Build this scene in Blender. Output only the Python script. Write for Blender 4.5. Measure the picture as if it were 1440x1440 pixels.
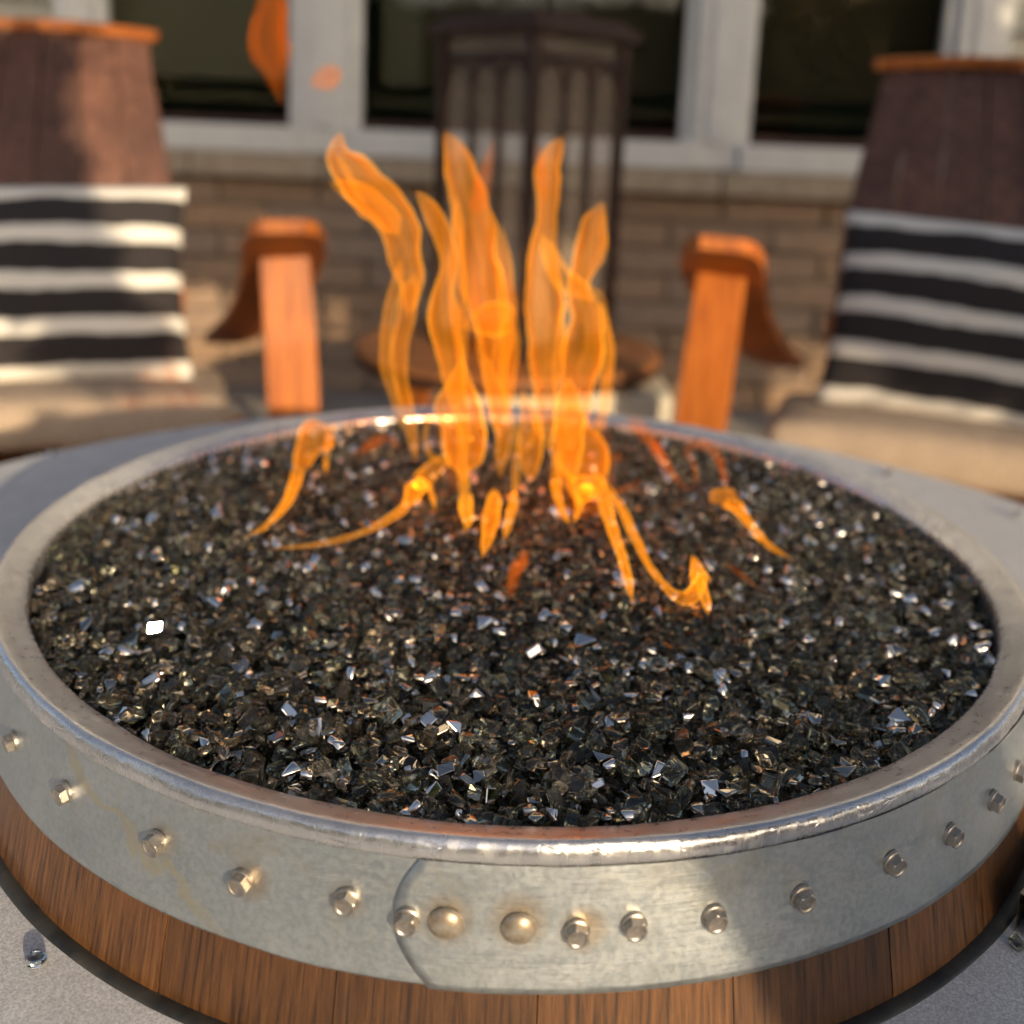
import bpy, bmesh, math, random
import numpy as np
from mathutils import Vector, Matrix, noise

for _o in list(bpy.data.objects):
    bpy.data.objects.remove(_o, do_unlink=True)
S = bpy.context.scene
COL = S.collection
rad = math.radians

# ------------------------------------------------------------------ camera
cam = bpy.data.cameras.new('camera')
cam_o = bpy.data.objects.new('camera', cam)
COL.objects.link(cam_o)
cam.sensor_width = 36.0
cam.lens = 36.0
cam.shift_y = -240.0 / 1440.0
cam.clip_start = 0.02
cam.clip_end = 2000.0
CAM = Vector((-0.0064, -0.6121, 0.9004))
cam_o.matrix_world = (Matrix.Translation(CAM) @ Matrix.Rotation(rad(90 - 11.3), 4, 'X')
                      @ Matrix.Rotation(rad(2.3), 4, 'Z'))
cam.dof.use_dof = True
cam.dof.focus_distance = 0.412
cam.dof.aperture_fstop = 5.1
S.camera = cam_o

# ------------------------------------------------------------------ sky, sun, exposure
SUN_AZ, SUN_EL = 30.0, 14.0          # degrees right of the line behind the camera, above the horizon
world = bpy.data.worlds.new('World')
S.world = world
world.use_nodes = True
wn = world.node_tree
sky = wn.nodes.new('ShaderNodeTexSky')
sky.sky_type = 'NISHITA'
sky.sun_disc = False
sky.sun_elevation = rad(SUN_EL)
sky.sun_rotation = rad(180 - SUN_AZ)
sky.air_density = 0.6
sky.dust_density = 2.4
sky.ozone_density = 0.0
wn.links.new(sky.outputs[0], wn.nodes['Background'].inputs[0])
wn.nodes['Background'].inputs[1].default_value = 0.145

sun = bpy.data.lights.new('sun', 'SUN')
sun.energy = 4.2
sun.angle = rad(0.6)
sun.color = (1.0, 0.78, 0.52)
sun_o = bpy.data.objects.new('sun', sun)
COL.objects.link(sun_o)
SD = Vector((math.sin(rad(SUN_AZ)) * math.cos(rad(SUN_EL)), -math.cos(rad(SUN_AZ)) * math.cos(rad(SUN_EL)), math.sin(rad(SUN_EL))))
sun_o.rotation_euler = SD.to_track_quat('Z', 'Y').to_euler()
sun_o.location = SD * 20

vs = S.view_settings
vs.view_transform = 'Standard'
vs.look = 'None'
vs.exposure = 0.3
vs.gamma = 1.0
vs.use_curve_mapping = False
S.render.engine = 'CYCLES'
cy = S.cycles
cy.max_bounces = 8
cy.transmission_bounces = 7
cy.glossy_bounces = 5
cy.diffuse_bounces = 4
cy.transparent_max_bounces = 24
cy.volume_bounces = 0
cy.caustics_reflective = True
cy.caustics_refractive = False
cy.sample_clamp_indirect = 6.0
cy.use_denoising = True
cy.use_adaptive_sampling = True
cy.adaptive_threshold = 0.04

# ------------------------------------------------------------------ helpers
def mesh_obj(name, verts, faces, mat=None, parent=None, smooth=False):
    me = bpy.data.meshes.new(name)
    me.from_pydata([tuple(v) for v in verts], [], faces)
    me.update()
    return me_obj(name, me, mat, parent, smooth)

def me_obj(name, me, mat=None, parent=None, smooth=False):
    if mat is not None and not me.materials:
        me.materials.append(mat)
    if smooth:
        me.polygons.foreach_set('use_smooth', [True] * len(me.polygons))
    o = bpy.data.objects.new(name, me)
    COL.objects.link(o)
    if parent is not None:
        o.parent = parent
    return o

def thing(name, label, cat, loc=(0, 0, 0), rz=0.0, group=None):
    o = bpy.data.objects.new(name, None)
    o.empty_display_size = 0.05
    COL.objects.link(o)
    o.location = loc
    o.rotation_euler = (0, 0, rz)
    return tag(o, label, cat, group)

def tag(o, label, cat, group=None):
    o['label'] = label
    o['category'] = cat
    if group:
        o['group'] = group
    return o

def copy_tree(o, parent=None):
    c = o.copy()
    COL.objects.link(c)
    c.parent = parent
    for ch in o.children:
        copy_tree(ch, c)
    return c

def box_vf(x0, x1, y0, y1, z0, z1):
    v = [(x0, y0, z0), (x1, y0, z0), (x1, y1, z0), (x0, y1, z0), (x0, y0, z1), (x1, y0, z1), (x1, y1, z1), (x0, y1, z1)]
    f = [(0, 3, 2, 1), (4, 5, 6, 7), (0, 1, 5, 4), (1, 2, 6, 5), (2, 3, 7, 6), (3, 0, 4, 7)]
    return v, f

def box(name, x0, x1, y0, y1, z0, z1, mat, parent=None, bevel=0.0):
    v, f = box_vf(x0, x1, y0, y1, z0, z1)
    if not bevel:
        return mesh_obj(name, v, f, mat, parent)
    bm = bmesh.new()
    bv = [bm.verts.new(p) for p in v]
    for q in f:
        bm.faces.new([bv[i] for i in q])
    bmesh.ops.bevel(bm, geom=bm.edges[:], offset=bevel, segments=2, profile=0.6, affect='EDGES')
    me = bpy.data.meshes.new(name)
    bm.to_mesh(me)
    bm.free()
    return me_obj(name, me, mat, parent)

def revolve(prof, n, a0=0.0, a1=2 * math.pi, pert=None):
    """Revolve (r, z) points; angle 0 points at the camera (-Y), positive to +X."""
    full = abs(a1 - a0 - 2 * math.pi) < 1e-6
    cnt = n if full else n + 1
    V, F = [], []
    for i in range(cnt):
        a = a0 + (a1 - a0) * i / n
        for j, (r, z) in enumerate(prof):
            if pert:
                r, z = pert(a, j, r, z)
            V.append((r * math.sin(a), -r * math.cos(a), z))
    m = len(prof)
    for i in range(n):
        k = (i + 1) % cnt
        for j in range(m - 1):
            F.append((i * m + j, k * m + j, k * m + j + 1, i * m + j + 1))
    return V, F

def slab(path, widths, thick, wdir, cup=0.0):
    """A board swept along path: width along wdir (orthogonalised), thickness along the normal."""
    P = [Vector(p) for p in path]
    n = len(P)
    V, F = [], []
    nc = 5
    for i in range(n):
        t = (P[min(i + 1, n - 1)] - P[max(i - 1, 0)]).normalized()
        w = Vector(wdir)
        w = (w - t * w.dot(t)).normalized()
        nn = t.cross(w)
        hw = (widths[i] if isinstance(widths, (list, tuple)) else widths) * 0.5
        for side in (0.5, -0.5):
            for k in range(nc):
                u = -1 + 2 * k / (nc - 1)
                V.append(P[i] + w * hw * u + nn * (thick * side + cup * u * u))
    m = 2 * nc
    for i in range(n - 1):
        a, b = i * m, (i + 1) * m
        for k in range(nc - 1):
            F.append((a + k, a + k + 1, b + k + 1, b + k))
            F.append((a + nc + k + 1, a + nc + k, b + nc + k, b + nc + k + 1))
        F.append((a, b, b + nc, a + nc))
        F.append((a + nc - 1, a + 2 * nc - 1, b + 2 * nc - 1, b + nc - 1))
    F.append(tuple(range(nc)) [::-1] + tuple(range(nc, 2 * nc)))
    e = (n - 1) * m
    F.append(tuple(e + k for k in range(nc)) + tuple(e + nc + k for k in range(nc - 1, -1, -1)))
    return V, F

def spline(pts, per):
    """Catmull-Rom through tuples of any length."""
    A = [np.array(p, float) for p in pts]
    A = [2 * A[0] - A[1]] + A + [2 * A[-1] - A[-2]]
    out = []
    for i in range(1, len(A) - 2):
        for k in range(per):
            t = k / per
            p0, p1, p2, p3 = A[i - 1], A[i], A[i + 1], A[i + 2]
            out.append(0.5 * (2 * p1 + (p2 - p0) * t + (2 * p0 - 5 * p1 + 4 * p2 - p3) * t * t + (3 * p1 - p0 - 3 * p2 + p3) * t ** 3))
    out.append(A[-2])
    return out

# ------------------------------------------------------------------ materials
class Mat:
    def __init__(self, name):
        self.m = bpy.data.materials.new(name)
        self.m.use_nodes = True
        self.t = self.m.node_tree
        self.b = self.t.nodes['Principled BSDF']
        self.out = self.t.nodes['Material Output']
        self._tc = None
    def n(self, typ, **kw):
        x = self.t.nodes.new(typ)
        for k, v in kw.items():
            setattr(x, k, v)
        return x
    def l(self, a, b):
        self.t.links.new(a, b)
    def set(self, **kw):
        for k, v in kw.items():
            self.b.inputs[k.replace('_', ' ')].default_value = v
        return self
    def coord(self, scale=(1, 1, 1), kind='Object', loc=(0, 0, 0)):
        if self._tc is None:
            self._tc = self.n('ShaderNodeTexCoord')
        mp = self.n('ShaderNodeMapping')
        mp.inputs['Scale'].default_value = scale
        mp.inputs['Location'].default_value = loc
        self.l(self._tc.outputs[kind], mp.inputs[0])
        return mp.outputs[0]
    def noise(self, vec, scale, detail=4, rough=0.55, dist=0.0):
        x = self.n('ShaderNodeTexNoise')
        x.inputs['Scale'].default_value = scale
        x.inputs['Detail'].default_value = detail
        x.inputs['Roughness'].default_value = rough
        x.inputs['Distortion'].default_value = dist
        self.l(vec, x.inputs['Vector'])
        return x.outputs['Fac']
    def ramp(self, fac, stops):
        x = self.n('ShaderNodeValToRGB')
        e = x.color_ramp.elements
        while len(e) < len(stops):
            e.new(0.5)
        for q, (p, c) in zip(e, stops):
            q.position = p
            q.color = (*c, 1) if len(c) == 3 else c
        self.l(fac, x.inputs[0])
        return x.outputs[0]
    def grey(self, fac, a, b, lo=0.0, hi=1.0):
        x = self.n('ShaderNodeMapRange')
        x.inputs[1].default_value = lo
        x.inputs[2].default_value = hi
        x.inputs[3].default_value = a
        x.inputs[4].default_value = b
        self.l(fac, x.inputs[0])
        return x.outputs[0]
    def mix(self, fac, a, b, mode='MIX'):
        x = self.n('ShaderNodeMix', data_type='RGBA', blend_type=mode)
        if isinstance(fac, float):
            x.inputs[0].default_value = fac
        else:
            self.l(fac, x.inputs[0])
        for s, v in ((6, a), (7, b)):
            if isinstance(v, tuple):
                x.inputs[s].default_value = (*v, 1)
            else:
                self.l(v, x.inputs[s])
        return x.outputs[2]
    def math(self, op, a, b=None):
        x = self.n('ShaderNodeMath', operation=op)
        for s, v in ((0, a), (1, b)):
            if v is None:
                continue
            if isinstance(v, (int, float)):
                x.inputs[s].default_value = v
            else:
                self.l(v, x.inputs[s])
        return x.outputs[0]
    def color(self, c):
        if isinstance(c, tuple):
            self.b.inputs['Base Color'].default_value = (*c, 1)
        else:
            self.l(c, self.b.inputs['Base Color'])
        return self
    def rough(self, r):
        if isinstance(r, float):
            self.b.inputs['Roughness'].default_value = r
        else:
            self.l(r, self.b.inputs['Roughness'])
        return self
    def bump(self, h, strength, dist=0.001):
        x = self.n('ShaderNodeBump')
        x.inputs['Strength'].default_value = strength
        x.inputs['Distance'].default_value = dist
        self.l(h, x.inputs['Height'])
        self.l(x.outputs[0], self.b.inputs['Normal'])
        return self

def rnd(M, a, b):
    oi = M.n('ShaderNodeObjectInfo')
    return M.grey(oi.outputs['Random'], a, b)

# galvanised hoop: grey-green zinc with spangle, yellow-brown stains and fine scratches
M = Mat('galvanised_steel'); M.set(Metallic=0.88)
c = M.coord()
sp = M.noise(c, 420, 3, 0.6)
big = M.noise(c, 26, 5, 0.62, 0.6)
st = M.noise(M.coord((1, 1, 1), loc=(3.1, 1.7, 0.4)), 13, 6, 0.68, 1.2)
scr = M.noise(M.coord((6, 6, 190)), 9, 3, 0.5)
base = M.ramp(big, [(0.3, (0.40, 0.45, 0.47)), (0.7, (0.53, 0.57, 0.58))])
base = M.mix(M.grey(sp, 0.0, 0.32, 0.45, 0.66), base, (0.62, 0.65, 0.65))
base = M.mix(M.grey(sp, 0.16, 0.0, 0.34, 0.50), base, (0.25, 0.28, 0.29))
fine = M.noise(M.coord((1, 1, 1), loc=(7, 3, 1)), 150, 4, 0.7)
base = M.mix(M.grey(fine, 0.0, 0.22, 0.52, 0.70), base, (0.52, 0.48, 0.38))
base = M.mix(M.grey(st, 0.0, 0.5, 0.57, 0.75), base, (0.44, 0.38, 0.25))
base = M.mix(M.grey(st, 0.0, 0.8, 0.70, 0.78), base, (0.30, 0.17, 0.08))
def halo(deg, z, r0):
    a_ = rad(deg)
    vd = M.n('ShaderNodeVectorMath', operation='DISTANCE')
    M.l(c, vd.inputs[0]); vd.inputs[1].default_value = (.3 * math.sin(a_), -.3 * math.cos(a_), 0.654 + z)
    return M.math('MULTIPLY', M.grey(vd.outputs['Value'], 1.0, 0.0, .005, r0), M.grey(big, 0.25, 1.0, 0.35, 0.65))
for dg, zz, r0 in ((-4.1, -.0235, .0115), (0.8, -.0225, .0125), (5.2, -.026, .010), (-18.4, -.024, .010), (-26, -.021, .009), (-11, -.023, .009)):
    base = M.mix(M.math('MULTIPLY', halo(dg, zz, r0), 0.7), base, (0.40, 0.27, 0.12))
sxyz = M.n('ShaderNodeSeparateXYZ'); M.l(c, sxyz.inputs[0])
ln_ = M.math('ADD', M.math('SUBTRACT', sxyz.outputs[2], 0.654 - .016), M.math('MULTIPLY', M.math('ADD', sxyz.outputs[0], 0.160), 0.62))
ln_ = M.math('ABSOLUTE', M.math('ADD', ln_, M.grey(big, -.010, .010, 0.3, 0.7)))
sm = M.math('MULTIPLY', M.grey(ln_, 1.0, 0.0, .0015, .0040), M.grey(sxyz.outputs[0], 1.0, 0.0, -.120, -.098))
base = M.mix(M.math('MULTIPLY', sm, 0.55), base, (0.55, 0.48, 0.30))
M.color(base).rough(M.grey(M.math('ADD', M.math('MULTIPLY', sp, 0.5), M.math('MULTIPLY', scr, 0.5)), 0.30, 0.56, 0.3, 0.7))
M.bump(M.math('ADD', M.math('MULTIPLY', sp, 0.5), scr), 0.14, 0.0006)
GALV = M.m

# rolled rim: softer, brighter sheet with hammer marks
M = Mat('rolled_rim_steel'); M.set(Metallic=0.85)
c = M.coord()
n1 = M.noise(c, 300, 4, 0.6)
vo = M.n('ShaderNodeTexVoronoi', feature='F1'); vo.inputs['Scale'].default_value = 95
M.l(M.coord((1, 1, 0.6)), vo.inputs['Vector'])
br = M.noise(M.coord((140, 140, 12)), 2.0, 4, 0.6)
base = M.ramp(M.noise(c, 34, 5, 0.6), [(0.32, (0.56, 0.56, 0.56)), (0.68, (0.72, 0.72, 0.72))])
base = M.mix(M.grey(n1, 0, 0.25, 0.58, 0.75), base, (0.36, 0.33, 0.30))
geo = M.n('ShaderNodeNewGeometry')
sn = M.n('ShaderNodeSeparateXYZ'); M.l(geo.outputs['Normal'], sn.inputs[0])
M.color(base).rough(M.math('ADD', M.grey(br, 0.17, 0.36, 0.3, 0.7), M.grey(sn.outputs[2], 0.0, 0.08, 0.75, 0.95)))
crk = M.n('ShaderNodeTexVoronoi', feature='DISTANCE_TO_EDGE'); crk.inputs['Scale'].default_value = 85
M.l(M.coord((1, 1, 1.8)), crk.inputs['Vector'])
side_ = M.grey(sn.outputs[2], 1.0, 0.0, 0.55, 0.90)
hh = M.math('ADD', M.math('MULTIPLY', vo.outputs['Distance'], 1.1), M.math('MULTIPLY', M.math('MINIMUM', crk.outputs['Distance'], 0.05), M.grey(M.noise(c, 70, 3), 0.0, 6.0, 0.45, 0.7)))
M.bump(M.math('ADD', M.math('MULTIPLY', n1, 0.12), M.math('MULTIPLY', hh, side_)), 0.6, 0.0011)
RIM = M.m

M = Mat('bolt_steel'); M.set(Metallic=0.9)
M.color(M.ramp(M.noise(M.coord(), 400, 3), [(0.3, (0.36, 0.315, 0.265)), (0.7, (0.54, 0.50, 0.44))])).rough(0.38)
BOLT = M.m
M = Mat('rivet_steel'); M.set(Metallic=0.7)
M.color(M.ramp(M.noise(M.coord(), 260, 4), [(0.35, (0.34, 0.27, 0.19)), (0.65, (0.46, 0.42, 0.35))])).rough(0.42)
RIVET = M.m

def wood(name, dark, mid, light, rough=0.45, gscale=1.0, coat=0.0, axis=(210, 210, 0.5), polar=False):
    M = Mat(name)
    ax = tuple(a * gscale for a in axis)
    r = rnd(M, 0.0, 20.0)
    if polar:                                # grain runs down each stave: use the angle round the barrel
        sx = M.n('ShaderNodeSeparateXYZ'); M.l(M.coord(), sx.inputs[0])
        an = M.math('MULTIPLY', M.math('ARCTAN2', sx.outputs[0], M.math('MULTIPLY', sx.outputs[1], -1.0)), 0.31 * ax[0])
        cx = M.n('ShaderNodeCombineXYZ'); M.l(an, cx.inputs[0]); M.l(M.math('MULTIPLY', sx.outputs[2], 26.0), cx.inputs[2])
        mp = cx.outputs[0]
    else:
        mp = M.coord(ax)
    va = M.n('ShaderNodeVectorMath', operation='ADD')
    M.l(mp, va.inputs[0])
    cb = M.n('ShaderNodeCombineXYZ'); M.l(r, cb.inputs[2]); M.l(r, cb.inputs[0])
    M.l(cb.outputs[0], va.inputs[1])
    g = M.noise(va.outputs[0], 1.0, 5, 0.62, 0.35)
    g2 = M.noise(va.outputs[0], 3.4, 4, 0.6, 0.2)
    tone = M.noise(M.coord((9, 9, 2)), 1.0, 3)
    col = M.ramp(g, [(0.34, dark), (0.50, mid), (0.68, light)])
    col = M.mix(M.grey(g2, 0.0, 0.55, 0.54, 0.72), col, dark)
    hv = M.n('ShaderNodeHueSaturation')
    M.l(col, hv.inputs['Color'])
    M.l(M.math('MULTIPLY', rnd(M, 0.72, 1.28), M.grey(tone, 0.7, 1.3, 0.3, 0.7)), hv.inputs['Value'])
    M.color(hv.outputs[0]).rough(M.grey(g2, rough - 0.06, rough + 0.14))
    M.bump(M.math('SUBTRACT', g, g2), 0.30, 0.0012)
    M.set(Coat_Weight=coat)
    return M.m
OAK = wood('stained_oak', (0.030, 0.012, 0.004), (0.110, 0.045, 0.012), (0.165, 0.070, 0.020), 0.40, 2.2, 0.25, polar=True)
OAK_ORANGE = wood('honey_oak', (0.26, 0.062, 0.006), (0.43, 0.115, 0.010), (0.52, 0.16, 0.018), 0.48, 0.35)
OAK_TABLE = wood('table_oak', (0.13, 0.045, 0.012), (0.25, 0.095, 0.026), (0.34, 0.135, 0.04), 0.5, 0.35)
OAK_WINE = wood('wine_stained_oak', (0.05, 0.021, 0.013), (0.12, 0.050, 0.030), (0.165, 0.075, 0.045), 0.55, 0.35)

M = Mat('table_concrete')
c = M.coord()
f1 = M.noise(c, 1000, 3, 0.7)
f2 = M.noise(c, 60, 4, 0.6)
col = M.mix(M.grey(f1, 0, 1, 0.36, 0.64), (0.38, 0.385, 0.395), (0.74, 0.745, 0.75))
M.color(M.mix(M.grey(f2, 0.0, 0.35, 0.35, 0.7), col, (0.36, 0.355, 0.35))).rough(0.72)
M.bump(f1, 0.25, 0.0007)
CONC = M.m

M = Mat('black_rubber_gasket')
M.color(M.ramp(M.noise(M.coord(), 60, 5, 0.65, 0.5), [(0.35, (0.016, 0.016, 0.014)), (0.7, (0.055, 0.052, 0.04))])).rough(0.5)
GASKET = M.m
M = Mat('sunlit_hoop_strip'); M.set(Metallic=0.8)
M.color(M.ramp(M.noise(M.coord(), 90, 4), [(0.3, (0.35, 0.25, 0.14)), (0.7, (0.52, 0.40, 0.26))])).rough(0.4)  # warm sunlit look of the hoop end is put into this colour
SUNLIT_HOOP = M.m
M = Mat('dark_iron'); M.set(Metallic=0.5)
M.color(M.ramp(M.noise(M.coord(), 70, 4), [(0.3, (0.035, 0.018, 0.012)), (0.7, (0.085, 0.042, 0.028))])).rough(0.5)
IRON = M.m
M = Mat('soot_black'); M.color((0.07, 0.062, 0.052)).rough(0.8)
SOOT = M.m

# fire glass: smoky clear, dark mirror-coated, silver mirror-coated
def glass_mat(name, col, rough=0.015, dust=0.0):
    M = Mat(name)
    M.t.nodes.remove(M.b)
    g = M.n('ShaderNodeBsdfGlass')
    g.inputs['Color'].default_value = (*col, 1)
    g.inputs['Roughness'].default_value = rough
    g.inputs['IOR'].default_value = 1.52
    if dust > 0:
        M2 = M.n('ShaderNodeBsdfDiffuse'); M2.inputs[0].default_value = (0.19, 0.17, 0.135, 1)
        tl = M.n('ShaderNodeBsdfTranslucent'); tl.inputs[0].default_value = (0.30, 0.265, 0.20, 1)
        ma = M.n('ShaderNodeMixShader'); M.l(M2.outputs[0], ma.inputs[1]); M.l(tl.outputs[0], ma.inputs[2])
        mb = M.n('ShaderNodeMixShader'); mb.inputs[0].default_value = dust
        M.l(g.outputs[0], mb.inputs[1]); M.l(ma.outputs[0], mb.inputs[2]); M.l(mb.outputs[0], M.out.inputs['Surface'])
    else:
        M.l(g.outputs[0], M.out.inputs['Surface'])
    return M.m
G_SMOKE = glass_mat('smoky_glass', (0.90, 0.86, 0.78), 0.012, 0.12)
G_GREEN = glass_mat('smoky_green_glass', (0.88, 0.88, 0.80), 0.012, 0.08)
M = Mat('bronze_mirror_glass'); M.set(Metallic=1.0); M.color((0.46, 0.41, 0.34)).rough(0.07)
G_DARK = M.m
M = Mat('silver_mirror_glass'); M.set(Metallic=1.0); M.color((0.92, 0.86, 0.78)).rough(0.03)
G_SILVER = M.m
G_CLEAR = glass_mat('clear_glass', (0.92, 0.95, 0.96))

# flame: emitting gas (a thin glowing sheet, filled as a volume)
def flame_mat(name, col, strength, soot):
    M = Mat(name)
    M.t.nodes.remove(M.b)
    e = M.n('ShaderNodeEmission')
    e.inputs['Color'].default_value = (*col, 1)
    e.inputs['Strength'].default_value = strength
    ab = M.n('ShaderNodeVolumeAbsorption')
    ab.inputs['Color'].default_value = (0.90, 0.50, 0.18, 1)
    ab.inputs['Density'].default_value = soot
    ad = M.n('ShaderNodeAddShader')
    M.l(e.outputs[0], ad.inputs[0]); M.l(ab.outputs[0], ad.inputs[1])
    M.l(ad.outputs[0], M.out.inputs['Volume'])
    return M.m
FLAME = flame_mat('flame_gas', (1.0, 0.215, 0.004), 27.0, 165.0)
FLAME_HOT = flame_mat('flame_gas_hot', (1.0, 0.33, 0.014), 34.0, 100.0)
FLAME_SOFT = flame_mat('flame_gas_soft', (1.0, 0.20, 0.010), 26.0, 80.0)
FLAME_SKIN = flame_mat('flame_skin', (1.0, 0.37, 0.016), 340.0, 45.0)
FLAME_HAZE = flame_mat('flame_glow', (1.0, 0.20, 0.008), 6.5, 14.0)

M = Mat('house_brick')
c = M.coord((1, 1, 1))
n1 = M.noise(c, 30, 5, 0.6)
oi = M.n('ShaderNodeObjectInfo')
col = M.ramp(oi.outputs['Random'], [(0.0, (0.34, 0.22, 0.13)), (0.3, (0.42, 0.275, 0.17)), (0.6, (0.37, 0.265, 0.185)), (0.85, (0.47, 0.29, 0.165)), (1.0, (0.32, 0.225, 0.155))])
M.color(M.mix(M.grey(n1, 0, 0.5, 0.4, 0.75), col, (0.13, 0.10, 0.08))).rough(0.85)
M.bump(n1, 0.5, 0.004)
BRICK = M.m
M = Mat('cap_stone')
M.color(M.ramp(M.noise(M.coord(), 18, 5), [(0.3, (0.36, 0.28, 0.19)), (0.7, (0.48, 0.39, 0.275))])).rough(0.85)
CAP = M.m
M = Mat('mortar'); M.color(M.ramp(M.noise(M.coord(), 80, 4), [(0.3, (0.14, 0.115, 0.09)), (0.7, (0.22, 0.18, 0.14))])).rough(0.95)
MORTAR = M.m
M = Mat('white_window_paint'); M.color(M.ramp(M.noise(M.coord(), 14, 4), [(0.3, (0.70, 0.69, 0.64)), (0.7, (0.78, 0.765, 0.71))])).rough(0.45)
WHITE = M.m
M = Mat('grey_siding_paint'); M.color(M.ramp(M.noise(M.coord(), 14, 4), [(0.3, (0.40, 0.385, 0.31)), (0.7, (0.46, 0.44, 0.36))])).rough(0.6)
SIDING = M.m
M = Mat('room_dark'); M.color(M.ramp(M.noise(M.coord(), 3, 3), [(0.3, (0.24, 0.17, 0.09)), (0.7, (0.32, 0.23, 0.13))])).rough(0.8)
ROOM = M.m
M = Mat('room_wood'); M.color((0.20, 0.155, 0.08)).rough(0.5)
ROOMWOOD = M.m
M = Mat('pale_pane_tone'); M.color((0.30, 0.26, 0.20)).rough(0.9)
PALE_PANE_TONE = M.m
M = Mat('brown_pane_tone'); M.color((0.14, 0.10, 0.06)).rough(0.9)
PANE_TONE = M.m
M = Mat('window_glass')
M.t.nodes.remove(M.b)
tr = M.n('ShaderNodeBsdfTransparent'); tr.inputs[0].default_value = (0.82, 0.84, 0.80, 1)
gl = M.n('ShaderNodeBsdfGlossy'); gl.inputs['Roughness'].default_value = 0.02
fr = M.n('ShaderNodeFresnel'); fr.inputs[0].default_value = 1.5
mx = M.n('ShaderNodeMixShader')
M.l(fr.outputs[0], mx.inputs[0]); M.l(tr.outputs[0], mx.inputs[1]); M.l(gl.outputs[0], mx.inputs[2]); M.l(mx.outputs[0], M.out.inputs['Surface'])
PANE = M.m
M = Mat('lantern_glass')
M.color((0.60, 0.47, 0.33)).rough(0.35)
tr = M.n('ShaderNodeBsdfTransparent'); mx = M.n('ShaderNodeMixShader')
M.l(M.grey(M.noise(M.coord(), 9, 4), 0.10, 0.20, 0.3, 0.7), mx.inputs[0]); M.l(tr.outputs[0], mx.inputs[1]); M.l(M.b.outputs[0], mx.inputs[2]); M.l(mx.outputs[0], M.out.inputs['Surface'])
LGLASS = M.m
M = Mat('patio_concrete')
c = M.coord()
M.color(M.mix(M.grey(M.noise(c, 3, 5), 0, 1, 0.3, 0.7), (0.24, 0.215, 0.18), (0.34, 0.31, 0.265))).rough(0.85)
M.bump(M.noise(c, 120, 4), 0.3, 0.003)
PATIO = M.m
M = Mat('pale_stone')
M.color(M.ramp(M.noise(M.coord(), 22, 5), [(0.3, (0.50, 0.45, 0.34)), (0.7, (0.64, 0.58, 0.46))])).rough(0.8)
STONE = M.m

M = Mat('tan_tweed')
c = M.coord()
wv = M.noise(M.coord((1, 1, 1)), 260, 3, 0.7)
rib = M.noise(M.coord((14, 14, 1.5)), 1.0, 3)
col = M.mix(M.grey(wv, 0, 1, 0.35, 0.65), (0.32, 0.24, 0.165), (0.54, 0.42, 0.31))
M.color(M.mix(M.grey(rib, 0, 0.35, 0.4, 0.7), col, (0.28, 0.22, 0.165))).rough(0.95)
M.bump(wv, 0.6, 0.002)
TWEED = M.m

M = Mat('striped_knit')
c = M.coord()
sx = M.n('ShaderNodeSeparateXYZ'); M.l(c, sx.inputs[0])
wob = M.noise(M.coord((8, 8, 8)), 1.0, 2)
z = M.math('ADD', sx.outputs[2], M.grey(wob, -0.012, 0.012))
fr_ = M.math('FRACT', M.math('ADD', M.math('DIVIDE', z, 0.0925), 20.5))
d = M.math('ABSOLUTE', M.math('SUBTRACT', fr_, 0.5))
fac = M.grey(d, 1.0, 0.0, 0.165, 0.20)
kn = M.noise(c, 300, 2, 0.6)
w_ = M.mix(kn, (0.74, 0.71, 0.63), (0.92, 0.89, 0.81))
k_ = M.mix(kn, (0.018, 0.015, 0.016), (0.040, 0.034, 0.034))
M.color(M.mix(fac, k_, w_)).rough(0.9)
M.bump(M.math('ADD', M.math('MULTIPLY', fac, 0.6), kn), 0.6, 0.004)
STRIPE = M.m

M = Mat('leaf'); M.color(M.ramp(M.noise(M.coord(), 5, 3), [(0.3, (0.035, 0.07, 0.018)), (0.7, (0.075, 0.12, 0.03))])).rough(0.6)
LEAF = M.m
M = Mat('bark'); M.color(M.ramp(M.noise(M.coord((6, 6, 1.5)), 4, 5), [(0.3, (0.05, 0.036, 0.026)), (0.7, (0.13, 0.10, 0.075))])).rough(0.9)
M.bump(M.noise(M.coord((30, 30, 6)), 1, 4), 0.6, 0.01)
BARK = M.m

CHN = (0.915, -1.17, 150.0)      # unseen chair placed to shade the right of the pit: x, y, turn in degrees

# ================================================================== SETTING
R = 0.28
ZR = 0.654                     # height of the rim of the fire bowl
ZT = ZR - 0.0806                # top of the concrete tabletop
random.seed(7)
rng = np.random.default_rng(11)

o = mesh_obj('patio', [(-300, -300, 0), (300, -300, 0), (300, 300, 0), (-300, 300, 0)], [(0, 1, 2, 3)], PATIO)
o['kind'] = 'structure'

# ---------------------------------------------------------------- house behind
WY = 2.85
house = thing('house', 'house wall of brown brick under white framed dark windows', 'house', (0, WY, 0), rad(-1.5))
wall = box('wall', -2.86, 2.86, 0.015, 0.12, -0.02, 0.735, MORTAR, house)
bl, bh, gap = 0.33, 0.082, 0.010
brick_me = []
for k in range(6):
    v, f = box_vf(-bl / 2, bl / 2, 0, 0.05, -bh / 2, bh / 2)
    bm = bmesh.new()
    bv = [bm.verts.new((p[0] + random.uniform(-.003, .003), p[1] + random.uniform(-.004, .004), p[2] + random.uniform(-.002, .002))) for p in v]
    for q in f:
        bm.faces.new([bv[i] for i in q])
    bmesh.ops.bevel(bm, geom=bm.edges[:], offset=0.005, segments=1, affect='EDGES')
    me = bpy.data.meshes.new('brick')
    bm.to_mesh(me); bm.free()
    me.materials.append(BRICK)
    brick_me.append(me)
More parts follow.
